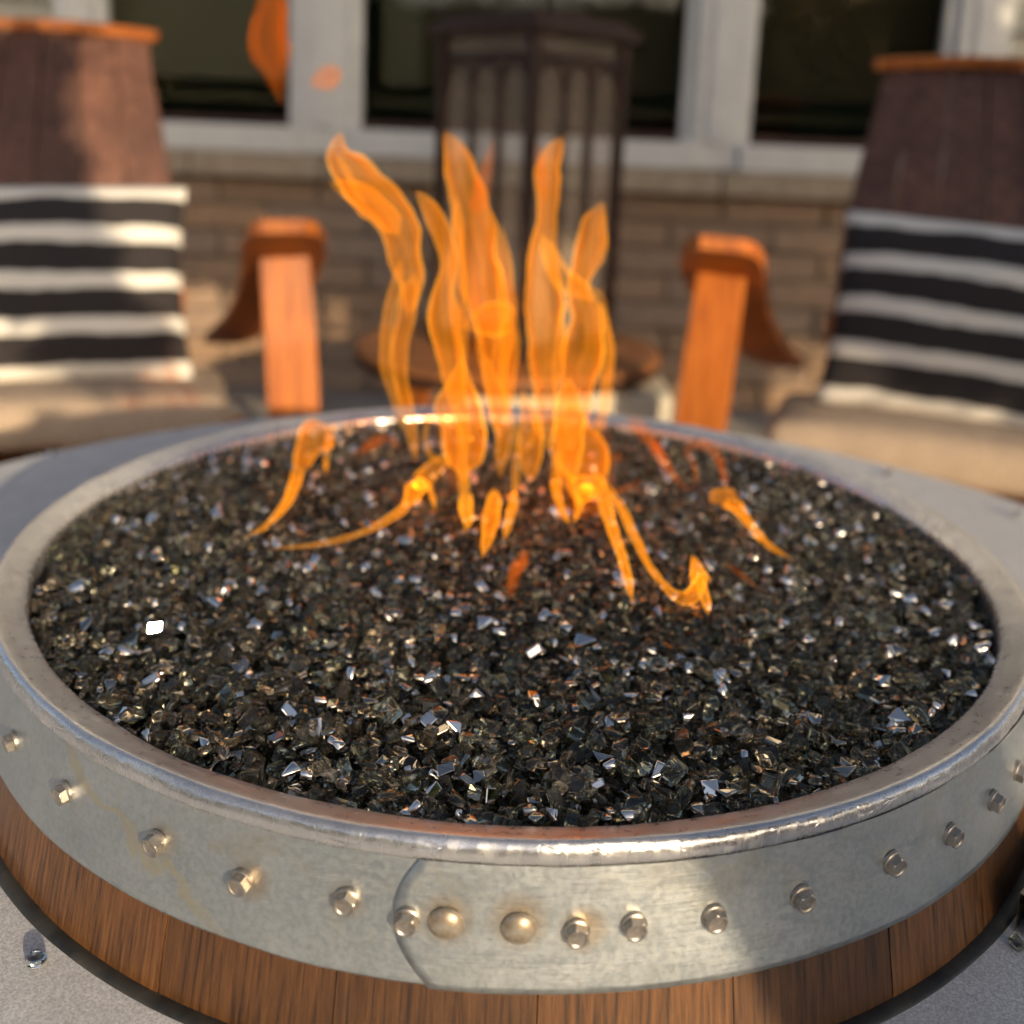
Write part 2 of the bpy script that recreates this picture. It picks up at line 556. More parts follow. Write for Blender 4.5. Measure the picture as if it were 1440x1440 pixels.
for r_ in range(8):
    zc = 0.045 + r_ * (bh + gap)
    n_ = 17
    for i in range(n_):
        x = (i - n_ / 2 + 0.5 + (0.5 if r_ % 2 else 0.0)) * (bl + gap) + random.uniform(-.004, .004)
        if abs(x) > 2.70:
            continue
        b = bpy.data.objects.new('brick', random.choice(brick_me))
        COL.objects.link(b); b.parent = wall
        b.location = (x, random.uniform(-0.004, 0.006), zc)
for i in range(13):
    x0 = -2.86 + i * 0.44
    box('cap_stone', x0 + .004, x0 + 0.436, -0.055, 0.12, 0.737, 0.816, CAP, wall, 0.006)
for x0 in (-2.86, 1.545):
    sd = box('siding', x0, x0 + 1.315, 0.03, 0.10, 0.82, 2.9, SIDING, house)
    for k in range(13):
        z0 = 0.822 + k * 0.155
        v = [(x0, -0.012, z0), (x0 + 1.315, -0.012, z0), (x0 + 1.315, 0.02, z0 + 0.152), (x0, 0.02, z0 + 0.152),
             (x0, 0.029, z0), (x0 + 1.315, 0.029, z0), (x0 + 1.315, 0.029, z0 + 0.152), (x0, 0.029, z0 + 0.152)]
        mesh_obj('siding_board', v, [(0, 1, 2, 3), (4, 7, 6, 5), (0, 4, 5, 1), (1, 5, 6, 2), (2, 6, 7, 3), (3, 7, 4, 0)], SIDING, sd)
spans = [(-1.42, -0.743), (-0.573, 0.553), (0.713, 1.38)]
for (a, b_) in spans:
    w = box('window', a - 0.002, b_ + 0.002, -0.052, 0.05, 0.818, 0.905, WHITE, house, 0.006)   # bottom rail and sill
    fw = 0.035
    box('window_frame', a, a + fw, 0.0, 0.06, 0.906, 2.3, WHITE, w, 0.004)
    box('window_frame', b_ - fw, b_, 0.0, 0.06, 0.906, 2.3, WHITE, w, 0.004)
    box('window_frame', a, b_, -0.002, 0.062, 2.3, 2.38, WHITE, w, 0.004)
    box('window_frame', a + fw, b_ - fw, 0.002, 0.058, 0.906, 0.932, IRON, w, 0.003)
    box('pane', a + fw, b_ - fw, 0.028, 0.034, 0.932, 2.3, PANE, w)
for (a, b_) in ((-1.545, -1.422), (-0.741, -0.575), (0.555, 0.711), (1.382, 1.545)):
    mu = box('mullion', a, b_, -0.03, 0.06, 0.82, 2.9, WHITE, house, 0.006)
    box('trim_strip', a + 0.045, b_ - 0.045, -0.042, -0.031, 0.906, 2.9, WHITE, mu, 0.003)
box('lintel', -1.55, 1.55, -0.035, 0.10, 2.39, 2.9, WHITE, house)
v, f = box_vf(-2.4, 2.4, 0.13, 3.0, 0.3, 2.9)
mesh_obj('room', v, [q[::-1] for i, q in enumerate(f) if i != 2], ROOM, house)
box('window_seat', -2.39, 2.39, 0.32, 0.60, 0.985, 1.03, ROOMWOOD, house)
box('tone_panel', -0.36, 0.58, 0.20, 0.24, 1.06, 2.4, PANE_TONE, house)  # panels added behind the glass in the brownish tone of the pane reflections
box('tone_panel', 0.66, 1.45, 0.20, 0.24, 1.06, 2.4, PANE_TONE, house)
box('pale_tone_panel', -0.50, -0.365, 0.20, 0.25, 1.06, 2.4, PALE_PANE_TONE, house)  # paler panels added for the lighter parts of the panes
box('pale_tone_panel', -1.60, -0.62, 0.20, 0.25, 1.06, 2.4, PALE_PANE_TONE, house)

# ---------------------------------------------------------------- added unseen tree, its crown shaped to shade house and chairs
def tube(path, radii, n=10):
    V, F = [], []
    P = [Vector(p) for p in path]
    for i, p in enumerate(P):
        t = (P[min(i + 1, len(P) - 1)] - P[max(i - 1, 0)]).normalized()
        u = t.orthogonal().normalized(); w = t.cross(u)
        for k in range(n):
            a = 2 * math.pi * k / n
            V.append(p + (u * math.cos(a) + w * math.sin(a)) * radii[i])
    for i in range(len(P) - 1):
        for k in range(n):
            F.append((i * n + k, i * n + (k + 1) % n, (i + 1) * n + (k + 1) % n, (i + 1) * n + k))
    F.append(tuple(range(n))[::-1]); F.append(tuple((len(P) - 1) * n + k for k in range(n)))
    return V, F
tree = thing('tree', 'added low leafy tree, unseen behind the camera, shading the house and chairs', 'tree', (3.7, -2.2, 0))
V, F = [], []
def addtube(p, r):
    v, f = tube(p, r)
    b = len(V); V.extend(v); F.extend(tuple(i + b for i in q) for q in f)
addtube([(0, 0, -.05), (.03, 0, .8), (-.05, .05, 1.7), (-.2, .1, 2.8)], [.16, .12, .10, .05])
addtube([(-.02, .02, 1.5), (-.6, .1, 2.1), (-1.6, .2, 2.5), (-2.5, .2, 2.3)], [.07, .05, .035, .015])
addtube([(-.05, .02, 1.7), (.3, .1, 2.3), (.6, .2, 2.9)], [.06, .04, .02])
addtube([(-2.3, .2, 2.35), (-2.62, .2, 2.1), (-2.66, .2, 1.7), (-2.58, .2, 1.4)], [.02, .014, .01, .006])
mesh_obj('trunk', V, F, BARK, tree, True)
shade_clumps = [((2.1, -2, 2.16), (.60, .5, .42), 2600), ((3.02, -2, 1.92), (.72, .5, .56), 3000), ((4.1, -2, 2.2), (.7, .5, .75), 2200),
          ((2.7, -2, 2.9), (1.4, .6, .62), 5200), ((1.45, -2, 2.72), (.65, .5, .48), 2600),
          ((1.02, -2, 2.02), (.10, .15, .14), 120), ((1.01, -2, 1.8), (.10, .15, .14), 130), ((1.04, -2, 1.6), (.11, .15, .13), 130), ((1.14, -2, 1.44), (.11, .15, .08), 90)]  # small clumps shaped to cast the dark band over the left chair
V, F = [], []
for (cc, rr, nn) in shade_clumps:
    for _ in range(nn):
        p = rng.normal(size=3); p /= np.linalg.norm(p); p *= rng.random() ** 0.45
        P = Vector((cc[0] + p[0] * rr[0] - 3.7, cc[1] + p[1] * rr[1] + 2.2, cc[2] + p[2] * rr[2]))
        a = Vector(rng.normal(size=3)).normalized(); b = a.orthogonal().normalized()
        L, W = rng.uniform(.045, .075), rng.uniform(.022, .035)
        i0 = len(V)
        V += [P - a * L, P + b * W, P + a * L, P - b * W]
        F.append((i0, i0 + 1, i0 + 2, i0 + 3))
mesh_obj('crown', V, F, LEAF, tree)

# added unseen hedge behind the camera, darkens what the windows reflect
hedge = thing('hedge', 'added green hedge, unseen behind the camera, darkening the window reflections', 'hedge', (0, -13, 0))
V, F = [], []
nx_, nz_ = 120, 14
for j in range(nz_ + 1):
    for i in range(nx_ + 1):
        x = -22 + 44 * i / nx_
        a_ = math.pi * j / nz_
        p = Vector((x, .7 * math.cos(a_), 3.15 * min(1, 1.35 * math.sin(a_)) if 0 < j < nz_ else 0))
        V.append(p + Vector((0, .22 * noise.noise(p * 1.7), .2 * noise.noise(p * 1.3 + Vector((9, 0, 0))) if p.z > .2 else 0)))
for j in range(nz_):
    for i in range(nx_):
        b = j * (nx_ + 1) + i
        F.append((b, b + 1, b + nx_ + 2, b + nx_ + 1))
mesh_obj('foliage_core', V, F, LEAF, hedge)
V2, F2 = [], []
for _ in range(9000):
    P = V[int(rng.integers(len(V)))] + Vector(rng.normal(size=3)) * .16
    if P.z < .05:
        continue
    a = Vector(rng.normal(size=3)).normalized(); b = a.orthogonal().normalized()
    i0 = len(V2); V2 += [P - a * .1, P + b * .05, P + a * .1, P - b * .05]; F2.append((i0, i0 + 1, i0 + 2, i0 + 3))
mesh_obj('leaves', V2, F2, LEAF, hedge)

# ================================================================== FIRE PIT TABLE
pit = thing('fire_pit_table', 'wine barrel fire pit with galvanised hoop set in a round grey tabletop', 'fire pit', (0, 0, 0))

# tabletop
prof = [(0.3125, ZT - .045), (0.3125, ZT - .0005), (0.3135, ZT), (0.45, ZT), (0.588, ZT), (0.5915, ZT - .0015), (0.593, ZT - .005), (0.593, ZT - .040), (0.588, ZT - .045), (0.3125, ZT - .045)]
V, F = revolve(prof, 160)
mesh_obj('tabletop', V, F, CONC, pit)
# staves of the barrel, from under the hoop down to the ground
stz = [(0.2985, ZR - .042), (0.3012, ZR - .0500), (0.3078, ZR - .080), (0.318, ZR - .13), (0.338, ZR - .25), (0.345, 0.33), (0.336, 0.18), (0.305, 0.0)]
NS = 26
for k in range(NS):
    a0 = 2 * math.pi * k / NS + 0.04 + random.uniform(-.02, .02) * 0
    a1 = a0 + 2 * math.pi / NS
    dr = random.uniform(-.0005, .0005)
    V, F = revolve([(r + dr, z) for r, z in stz], 6, a0 + .0007, a1 - .0007)
    V2, _ = revolve([(r + dr - .02, z) for r, z in stz], 6, a0 + .0007, a1 - .0007)
    n0 = len(V); m = len(stz)
    F2 = [tuple(reversed([i + n0 for i in q])) for q in F]
    sides = []
    for j in range(m - 1):
        sides.append((j, j + 1, n0 + j + 1, n0 + j))
        e = 6 * m
        sides.append((e + j + 1, e + j, n0 + e + j, n0 + e + j + 1))
    mesh_obj('stave', V + V2, F + F2 + sides, OAK, pit, False)
# black seal ring between barrel and tabletop
V, F = revolve([(0.3060, ZR - .0800), (0.3084, ZR - .0796), (0.3102, ZR - .0794), (0.3122, ZR - .0797), (0.3136, ZR - .0803), (0.3138, ZR - .083)], 200,
               pert=lambda a, j, r, z: (r + .0004 * noise.noise((math.sin(a) * 9, math.cos(a) * 9, j)), z))
mesh_obj('seal_ring', V, F, GASKET, pit, True)

# rolled rim with crumpled edge
RP = [(0.2785, -.034), (0.2788, -.004), (0.2793, -.0008), (0.2803, 0.0), (0.2845, 0.0014), (0.2895, .0034), (0.2932, .0048), (0.2948, .0050), (0.2960, .0044),
      (0.2970, .0028), (0.2976, .0008), (0.2978, -.0010), (0.2976, -.0026), (0.2970, -.0036), (0.2958, -.0040)]
def rp(a, j, r, z):
    p = Vector((math.sin(a) * 0.29, math.cos(a) * 0.29, 0))
    w1 = noise.noise(p * 26)
    w2 = noise.noise(p * 80 + Vector((0, 0, j * 0.5)))
    w3 = noise.noise(p * 260 + Vector((0, 0, j * 1.4)))
    if j <= 4:
        return r + .0007 * w1 + .0002 * w2, ZR + z + (.0002 * w2 if j > 1 else 0)
    if j <= 7:
        return r + .0008 * w1 + .0002 * w2, ZR + z + .0006 * w1 + .0002 * w2
    return r + .0002 * w2 + .00025 * w3, ZR + z + (.0004 * w2 + .0003 * w3 if j > 11 else 0)
V, F = revolve(RP, 900, pert=rp)
mesh_obj('rim', V, F, RIM, pit, True)
V, F = revolve([(0.0005, ZR - .032), (0.2786, ZR - .032)], 64)
mesh_obj('bowl_floor', V, F, SOOT, pit)

# galvanised hoop
def hoop_r(z):
    return 0.2964 + (0.3024 - 0.2964) * (-.002 - z) / .0476
HP = [-.0005, -.010, -.020, -.030, -.040, -.0475, -.0488]
def hp(a, j, r, z):
    p = Vector((math.sin(a) * 0.3, math.cos(a) * 0.3, z * 2))
    return r + .0006 * noise.noise(p * 14) + .00022 * noise.noise(p * 60), z + (.0004 * noise.noise(p * 30) if j >= 5 else 0)
V, F = revolve([(hoop_r(z), ZR + z) for z in HP] + [(hoop_r(-.0496) - .0003, ZR - .0496), (hoop_r(-.0496) - .0022, ZR - .0496)], 420, pert=hp)
hoop = mesh_obj('hoop', V, F, GALV, pit, True)
# overlapping end of the hoop: rounded left end, runs on round the right side
V, F = [], []
nr, na = 18, 90
for i in range(na + 1):
    for j in range(nr + 1):
        v_ = j / nr
        z = -.0028 - v_ * .0467
        left = -7.7 + (1.7 * ((.45 - v_) / .45) ** 2 if v_ < .45 else 2.7 * ((v_ - .45) / .55) ** 2)
        t = i / na
        a = rad(left + (78 - left) * t)
        r, _ = hp(a, 0, hoop_r(z), ZR + z)
        off = .0013 if i > 0 else .0009
        off = .0013
        V.append(((r + off) * math.sin(a), -(r + off) * math.cos(a), ZR + z))
for i in range(na):
    for j in range(nr):
        b = i * (nr + 1) + j
        F.append((b, b + nr + 1, b + nr + 2, b + 1))
n0 = len(V)
for i in range(na + 1):                      # back surface, 1.2 mm thick
    for j in range(nr + 1):
        x, y, z = V[i * (nr + 1) + j]
        L_ = math.hypot(x, y); s_ = (L_ - .0012) / L_
        V.append((x * s_, y * s_, z))
for j in range(nr):
    F.append((j, j + 1, n0 + j + 1, n0 + j))
for i in range(na):
    b = i * (nr + 1) + nr
    F.append((b, b + nr + 1, n0 + b + nr + 1, n0 + b))
ov = mesh_obj('hoop_overlap', V, F, GALV, pit, False)
ov.data.polygons.foreach_set('use_smooth', [i < na * nr for i in range(len(ov.data.polygons))])

# hex bolt mesh: flange, hex head with chamfer, dished face. Local +Y points out of the hoop
def bolt_mesh():
    V, F = [], []
    def ring(n, rfun, y):
        b = len(V)
        for k in range(n):
            a = 2 * math.pi * k / n
            r = rfun(a)
            V.append((r * math.cos(a), y, r * math.sin(a)))
        return b
    n = 36
    def hexr(a, R_):
        m = (a + math.pi / 6) % (math.pi / 3) - math.pi / 6
        return R_ * math.cos(math.pi / 6) / math.cos(m)
    rings = [ring(n, lambda a: .0050, -.001), ring(n, lambda a: .0050, .0007), ring(n, lambda a: .0046, .0011), ring(n, lambda a: hexr(a, .00455), .0012),
             ring(n, lambda a: hexr(a, .00455), .0044), ring(n, lambda a: min(hexr(a, .00455), .0040), .0050), ring(n, lambda a: .0033, .0050), ring(n, lambda a: .0028, .0045), ring(n, lambda a: .0012, .0043)]
    for a, b in zip(rings, rings[1:]):
        for k in range(n):
            F.append((a + k, b + k, b + (k + 1) % n, a + (k + 1) % n))
    F.append(tuple(rings[-1] + k for k in range(n))[::-1])
    me = bpy.data.meshes.new('hex_bolt')
    me.from_pydata(V, [], F); me.materials.append(BOLT)
    bm = bmesh.new(); bm.from_mesh(me); bmesh.ops.recalc_face_normals(bm, faces=bm.faces); bm.to_mesh(me); bm.free()
    return me
def rivet_mesh():
    V, F = [], []
    n = 32
    pr = [(.0068, -.001), (.0067, .0003), (.0062, .0010), (.0053, .0021), (.0040, .0030), (.0022, .0036), (.0006, .0038)]
    for r, y in pr:
        for k in range(n):
            a = 2 * math.pi * k / n
            V.append((r * math.cos(a), y, r * math.sin(a)))
    for i in range(len(pr) - 1):
        for k in range(n):
            F.append((i * n + k, (i + 1) * n + k, (i + 1) * n + (k + 1) % n, i * n + (k + 1) % n))
    F.append(tuple((len(pr) - 1) * n + k for k in range(n))[::-1])
    me = bpy.data.meshes.new('rivet')
    me.from_pydata(V, [], F); me.materials.append(RIVET)
    bm = bmesh.new(); bm.from_mesh(me); bmesh.ops.recalc_face_normals(bm, faces=bm.faces); bm.to_mesh(me); bm.free()
    me.polygons.foreach_set('use_smooth', [True] * len(me.polygons))
    return me
BM_, RM_ = bolt_mesh(), rivet_mesh()
def on_hoop(me, name, deg, z, par, extra=0.0, scale=1.0, spin=0.0):
    b = bpy.data.objects.new(name, me)
    COL.objects.link(b); b.parent = par
    a = rad(deg)
    r = hp(a, 0, hoop_r(z), ZR + z)[0] + extra
    out = Vector((math.sin(a), -math.cos(a), -0.1)).normalized()
    q = out.to_track_quat('Y', 'Z')
    b.rotation_mode = 'QUATERNION'
    from mathutils import Quaternion
    b.rotation_quaternion = q @ Quaternion((0, 1, 0), spin)
    b.location = (r * math.sin(a), -r * math.cos(a), ZR + z + .001)
    b.scale = (scale * .96, scale * .80, scale * .96)
    return b
for deg, z in ((-58, -.026), (-47.5, -.0265), (-37.6, -.0258), (-26.6, -.0235), (-19.0, -.0262), (-11.0, -.0235)):
    on_hoop(BM_, 'hex_bolt', deg, z, hoop, 0.0, 1.0, random.uniform(0, 6))
for deg, z in ((-6.7, -.0262), (4.7, -.0272), (8.6, -.0256), (14.3, -.0262), (21.2, -.0258), (29.7, -.0245), (36.8, -.0262), (43.9, -.0266), (49.6, -.026), (60, -.026)):
    on_hoop(BM_, 'hex_bolt', deg, z, ov, .0013, 1.0, random.uniform(0, 6))
on_hoop(RM_, 'rivet', -4.1, -.0265, ov, .0013)
on_hoop(RM_, 'rivet', 0.8, -.0268, ov, .0013)

# end of the lower hoop with a dark stud, low on the right
V, F = revolve([(0.3185, ZR - .0815), (0.3205, ZR - .081), (0.3190, ZR - .062), (0.3165, ZR - .0615), (0.3165, ZR - .0815)], 30, rad(44), rad(84))
cl = mesh_obj('lower_hoop_end', V, F, SUNLIT_HOOP, pit)
st_ = bpy.data.objects.new('stud', BM_.copy()); st_.data.materials[0] = IRON
COL.objects.link(st_); st_.parent = cl
a = rad(51); out = Vector((math.sin(a), -math.cos(a), 0))
st_.location = out * 0.3195 + Vector((0, 0, ZR - .070)); st_.rotation_mode = 'QUATERNION'; st_.rotation_quaternion = out.to_track_quat('Y', 'Z')

# ---------------------------------------------------------------- fire glass
def nugget_mesh(kind):
    """A chipped, slightly tumbled glass piece about 1 unit across."""
    if kind == 0:
        d = Vector((1, random.uniform(.75, 1), random.uniform(.6, .95)))     # chunk
    elif kind == 1:
        d = Vector((1, random.uniform(.6, .95), random.uniform(.28, .45)))   # plate
    else:
        d = Vector((1.15, random.uniform(.5, .7), random.uniform(.4, .6)))   # splinter
    bm = bmesh.new()
    pts = []
    for sx in (-.5, .5):
        for sy in (-.5, .5):
            for sz in (-.5, .5):
                if random.random() < .12:
                    continue
                pts.append(Vector((sx * d.x * random.uniform(.65, 1.05), sy * d.y * random.uniform(.65, 1.05), sz * d.z * random.uniform(.8, 1.0))))
    pts += [Vector((random.uniform(-.6, .6) * d.x, random.choice((-.55, .55)) * d.y, random.uniform(-.4, .4) * d.z)) for _ in range(1)]
    vs_ = [bm.verts.new(p) for p in pts]
    bmesh.ops.convex_hull(bm, input=vs_)
    bmesh.ops.delete(bm, geom=[v for v in bm.verts if not v.link_faces], context='VERTS')
    bmesh.ops.dissolve_limit(bm, angle_limit=rad(14), verts=bm.verts, edges=bm.edges)
    bmesh.ops.bevel(bm, geom=bm.edges[:], offset=0.085, segments=2, profile=.5, affect='EDGES', clamp_overlap=True)
    bmesh.ops.triangulate(bm, faces=bm.faces)
    bmesh.ops.recalc_face_normals(bm, faces=bm.faces)
    me = bpy.data.meshes.new('glass_nugget')
    bm.to_mesh(me); bm.free()
    return me
protos = [nugget_mesh(k) for k in (0, 0, 0, 0, 0, 1, 1, 1, 1, 2, 2, 2, 0, 1)]
PV, PF = [], []
for me in protos:
    v = np.empty(len(me.vertices) * 3); me.vertices.foreach_get('co', v); PV.append(v.reshape(-1, 3))
    t = np.array([p.vertices[:] for p in me.polygons]); PF.append(t)
GM = [G_SMOKE, G_GREEN, G_DARK, G_SILVER]
pieces = []
sp_ = 0.0072
for layer in range(3):
    zc = ZR - .0080 - layer * .0052
    ny = int(.56 / (sp_ * .866)) + 2
    for iy in range(ny):
        for ix in range(int(.56 / sp_) + 2):
            x = -.28 + (ix + .5 * (iy % 2) + .33 * layer) * sp_ + rng.uniform(-.35, .35) * sp_
            y = -.28 + (iy + .4 * layer) * sp_ * .866 + rng.uniform(-.35, .35) * sp_
            rr = math.hypot(x, y)
            if rr > .2755:
                continue
            if layer == 0 and rng.random() < .22:
                continue
            s = .0056 + .0054 * rng.random() ** 1.6 + (.003 if rng.random() < .04 else 0)
            mound = .003 * (1 - (rr / .28) ** 2) + (.0015 if rr > .262 else 0)
            z = zc + mound + rng.uniform(-.0026, .0026)
            if layer == 0 and rng.random() < .06:
                z += .003
            k = int(rng.integers(len(protos)))
            u = rng.random()
            mi = 0 if u < .49 else 1 if u < .83 else 2 if u < .93 else 3
            if mi > 1:
                s *= .85
            q = rng.normal(size=4)
            if rng.random() < .45:                       # many pieces lie flat
                q = np.array([math.cos(0.5 * (w_ := rng.uniform(0, 6.28))), rng.normal() * .16, rng.normal() * .16, math.sin(0.5 * w_)])
            if mi == 2 and layer == 0 and rng.random() < .7:     # coated flats laid level to mirror the flames as orange flecks
                w_ = rng.uniform(0, 6.28)
                k = (5, 6, 7, 8, 13)[int(rng.integers(5))]
                q = np.array([math.cos(.5 * w_), rng.normal() * .07, rng.normal() * .07, math.sin(.5 * w_)])
                z += .0012
            if mi == 3 and layer == 0:                           # coated flats tilted to mirror bright sky near the sun as white flecks
                k = (5, 6, 7, 8, 13)[int(rng.integers(5))]
                az_, el_ = rng.normal(.25, .45), rng.uniform(.35, 1.0)
                qq = Vector((math.sin(az_) * math.cos(el_), -math.cos(az_) * math.cos(el_), math.sin(el_))).to_track_quat('Z', 'Y') @ Matrix.Rotation(rng.uniform(0, 6.28), 3, 'Z').to_quaternion()
                q = np.array(qq[:])
                z += .0016
            q /= np.linalg.norm(q)
            pieces.append((x, y, z, s, k, mi, q, layer))
def qmat(q):
    w, x, y, z = q
    return np.array([[1 - 2 * (y * y + z * z), 2 * (x * y - z * w), 2 * (x * z + y * w)], [2 * (x * y + z * w), 1 - 2 * (x * x + z * z), 2 * (y * z - x * w)], [2 * (x * z - y * w), 2 * (y * z + x * w), 1 - 2 * (x * x + y * y)]])
def dist(p):
    return math.sqrt((p[0] - CAM.x) ** 2 + (p[1] - CAM.y) ** 2 + (p[2] - CAM.z) ** 2) / p[3] ** .5
top = [p for p in pieces if p[7] == 0 and math.hypot(p[0], p[1]) < .258]
single = set(id(p) for p in sorted(top, key=dist)[:300])
AV, AF, AM, off = [], [], [], 0
for p in pieces:
    if id(p) in single:
        continue
    v = (PV[p[4]] * p[3]) @ qmat(p[6]).T + np.array(p[:3])
    AV.append(v); AF.append(PF[p[4]] + off); off += len(v)
    AM.append(np.full(len(PF[p[4]]), p[5], int))
AV = np.concatenate(AV); AF = np.concatenate(AF); AM = np.concatenate(AM)
me = bpy.data.meshes.new('fire_glass_bed')
me.vertices.add(len(AV)); me.vertices.foreach_set('co', AV.ravel())
me.loops.add(len(AF) * 3); me.loops.foreach_set('vertex_index', AF.ravel())
me.polygons.add(len(AF)); me.polygons.foreach_set('loop_start', np.arange(0, len(AF) * 3, 3)); me.polygons.foreach_set('loop_total', np.full(len(AF), 3))
for m in GM:
    me.materials.append(m)
me.polygons.foreach_set('material_index', AM)
me.update(calc_edges=True); me.validate()
bed = me_obj('fire_glass_bed', me)
tag(bed, 'bed of smoky dark reflective glass chips filling the fire bowl', 'fire glass')
bed['kind'] = 'stuff'
pm = {}
for p in pieces:
    if id(p) not in single:
        continue
    key = (p[4], p[5])
    if key not in pm:
        q = protos[p[4]].copy(); q.materials.clear(); q.materials.append(GM[p[5]]); pm[key] = q
    g = bpy.data.objects.new('glass_nugget', pm[key])
    COL.objects.link(g)
    g.location = p[:3]; g.scale = (p[3],) * 3
    g.rotation_mode = 'QUATERNION'; g.rotation_quaternion = tuple(p[6])
    look = ('smoky brown clear', 'smoky greenish clear', 'bronze mirror coated', 'silver mirror coated')[p[5]]
    tag(g, look + ' glass nugget on top of the bed near the front rim', 'glass nugget', look + ' glass nuggets nearest the front rim')

# one added mirror-faced piece, its flat side aimed to throw the sun at the camera
gp = Vector((-0.179, -0.1395, ZR - .0015))
nrm = ((CAM - gp).normalized() + SD).normalized()
v, f = box_vf(-.0030, .0028, -.0021, .0024, -.0036, 0.0)
v = [Vector(p) + Vector((random.uniform(-.0008, .0008), random.uniform(-.0008, .0008), 0)) for p in v]
g = mesh_obj('glass_nugget', v, f, G_SILVER)
g.rotation_mode = 'QUATERNION'; g.rotation_quaternion = nrm.to_track_quat('Z', 'Y'); g.location = gp
tag(g, 'mirror coated glass nugget flashing sunlight at the left of the bowl', 'glass nugget')

# loose glass pieces lying on the tabletop
loose = [(-0.455, 0.352, .0078, G_SILVER, 'bright loose glass bit at the far left edge of the tabletop'),
         (-0.359, 0.447, .0085, G_SILVER, 'loose glass bit on the far tabletop below the left seat cushion'),
         (0.386, 0.398, .0085, G_SILVER, 'loose glass bit on the far tabletop below the right seat cushion'),
         (0.466, 0.287, .0085, G_SILVER, 'loose glass bit on the tabletop at the right edge of the photo'),
         (0.2165, -0.2370, .0065, G_GREEN, 'dark glass chip on the tabletop at the lower right edge')]
for i, (x, y, s, m, lab) in enumerate(loose):
    q = protos[i].copy(); q.materials.clear(); q.materials.append(m)
    g = me_obj('glass_nugget', q)
    g.location = (x, y, ZT + s * .36); g.scale = (s,) * 3; g.rotation_euler = (.25 * (i - 2), .2, i * 1.3)
    tag(g, lab, 'glass nugget', 'loose glass on the tabletop')
# round clear nugget at lower left
V, F = [], []
pr = [(.0022, .0), (.0042, .0006), (.0048, .0022), (.0046, .0042), (.0038, .0054), (.0026, .0051), (.0010, .0046)]
n = 18
for j, (r, z) in enumerate(pr):
    for k in range(n):
        a = 2 * math.pi * k / n
        w_ = 1 + .07 * math.sin(3 * a + j * .4) + .05 * math.sin(5 * a)
        V.append((r * w_ * math.cos(a) * 1.1, r * w_ * math.sin(a), z))
for j in range(len(pr) - 1):
    for k in range(n):
        F.append((j * n + k, j * n + (k + 1) % n, (j + 1) * n + (k + 1) % n, (j + 1) * n + k))
F.append(tuple(range(n))[::-1]); F.append(tuple((len(pr) - 1) * n + k for k in range(n)))
g = mesh_obj('glass_nugget', V, F, G_CLEAR, None, True)
g.scale = (.74, .74, .74)
g.location = (-0.184, -0.266, ZT + .0003)
tag(g, 'clear round glass nugget on the grey tabletop at lower left', 'glass nugget', 'loose glass on the tabletop')

# ---------------------------------------------------------------- flames

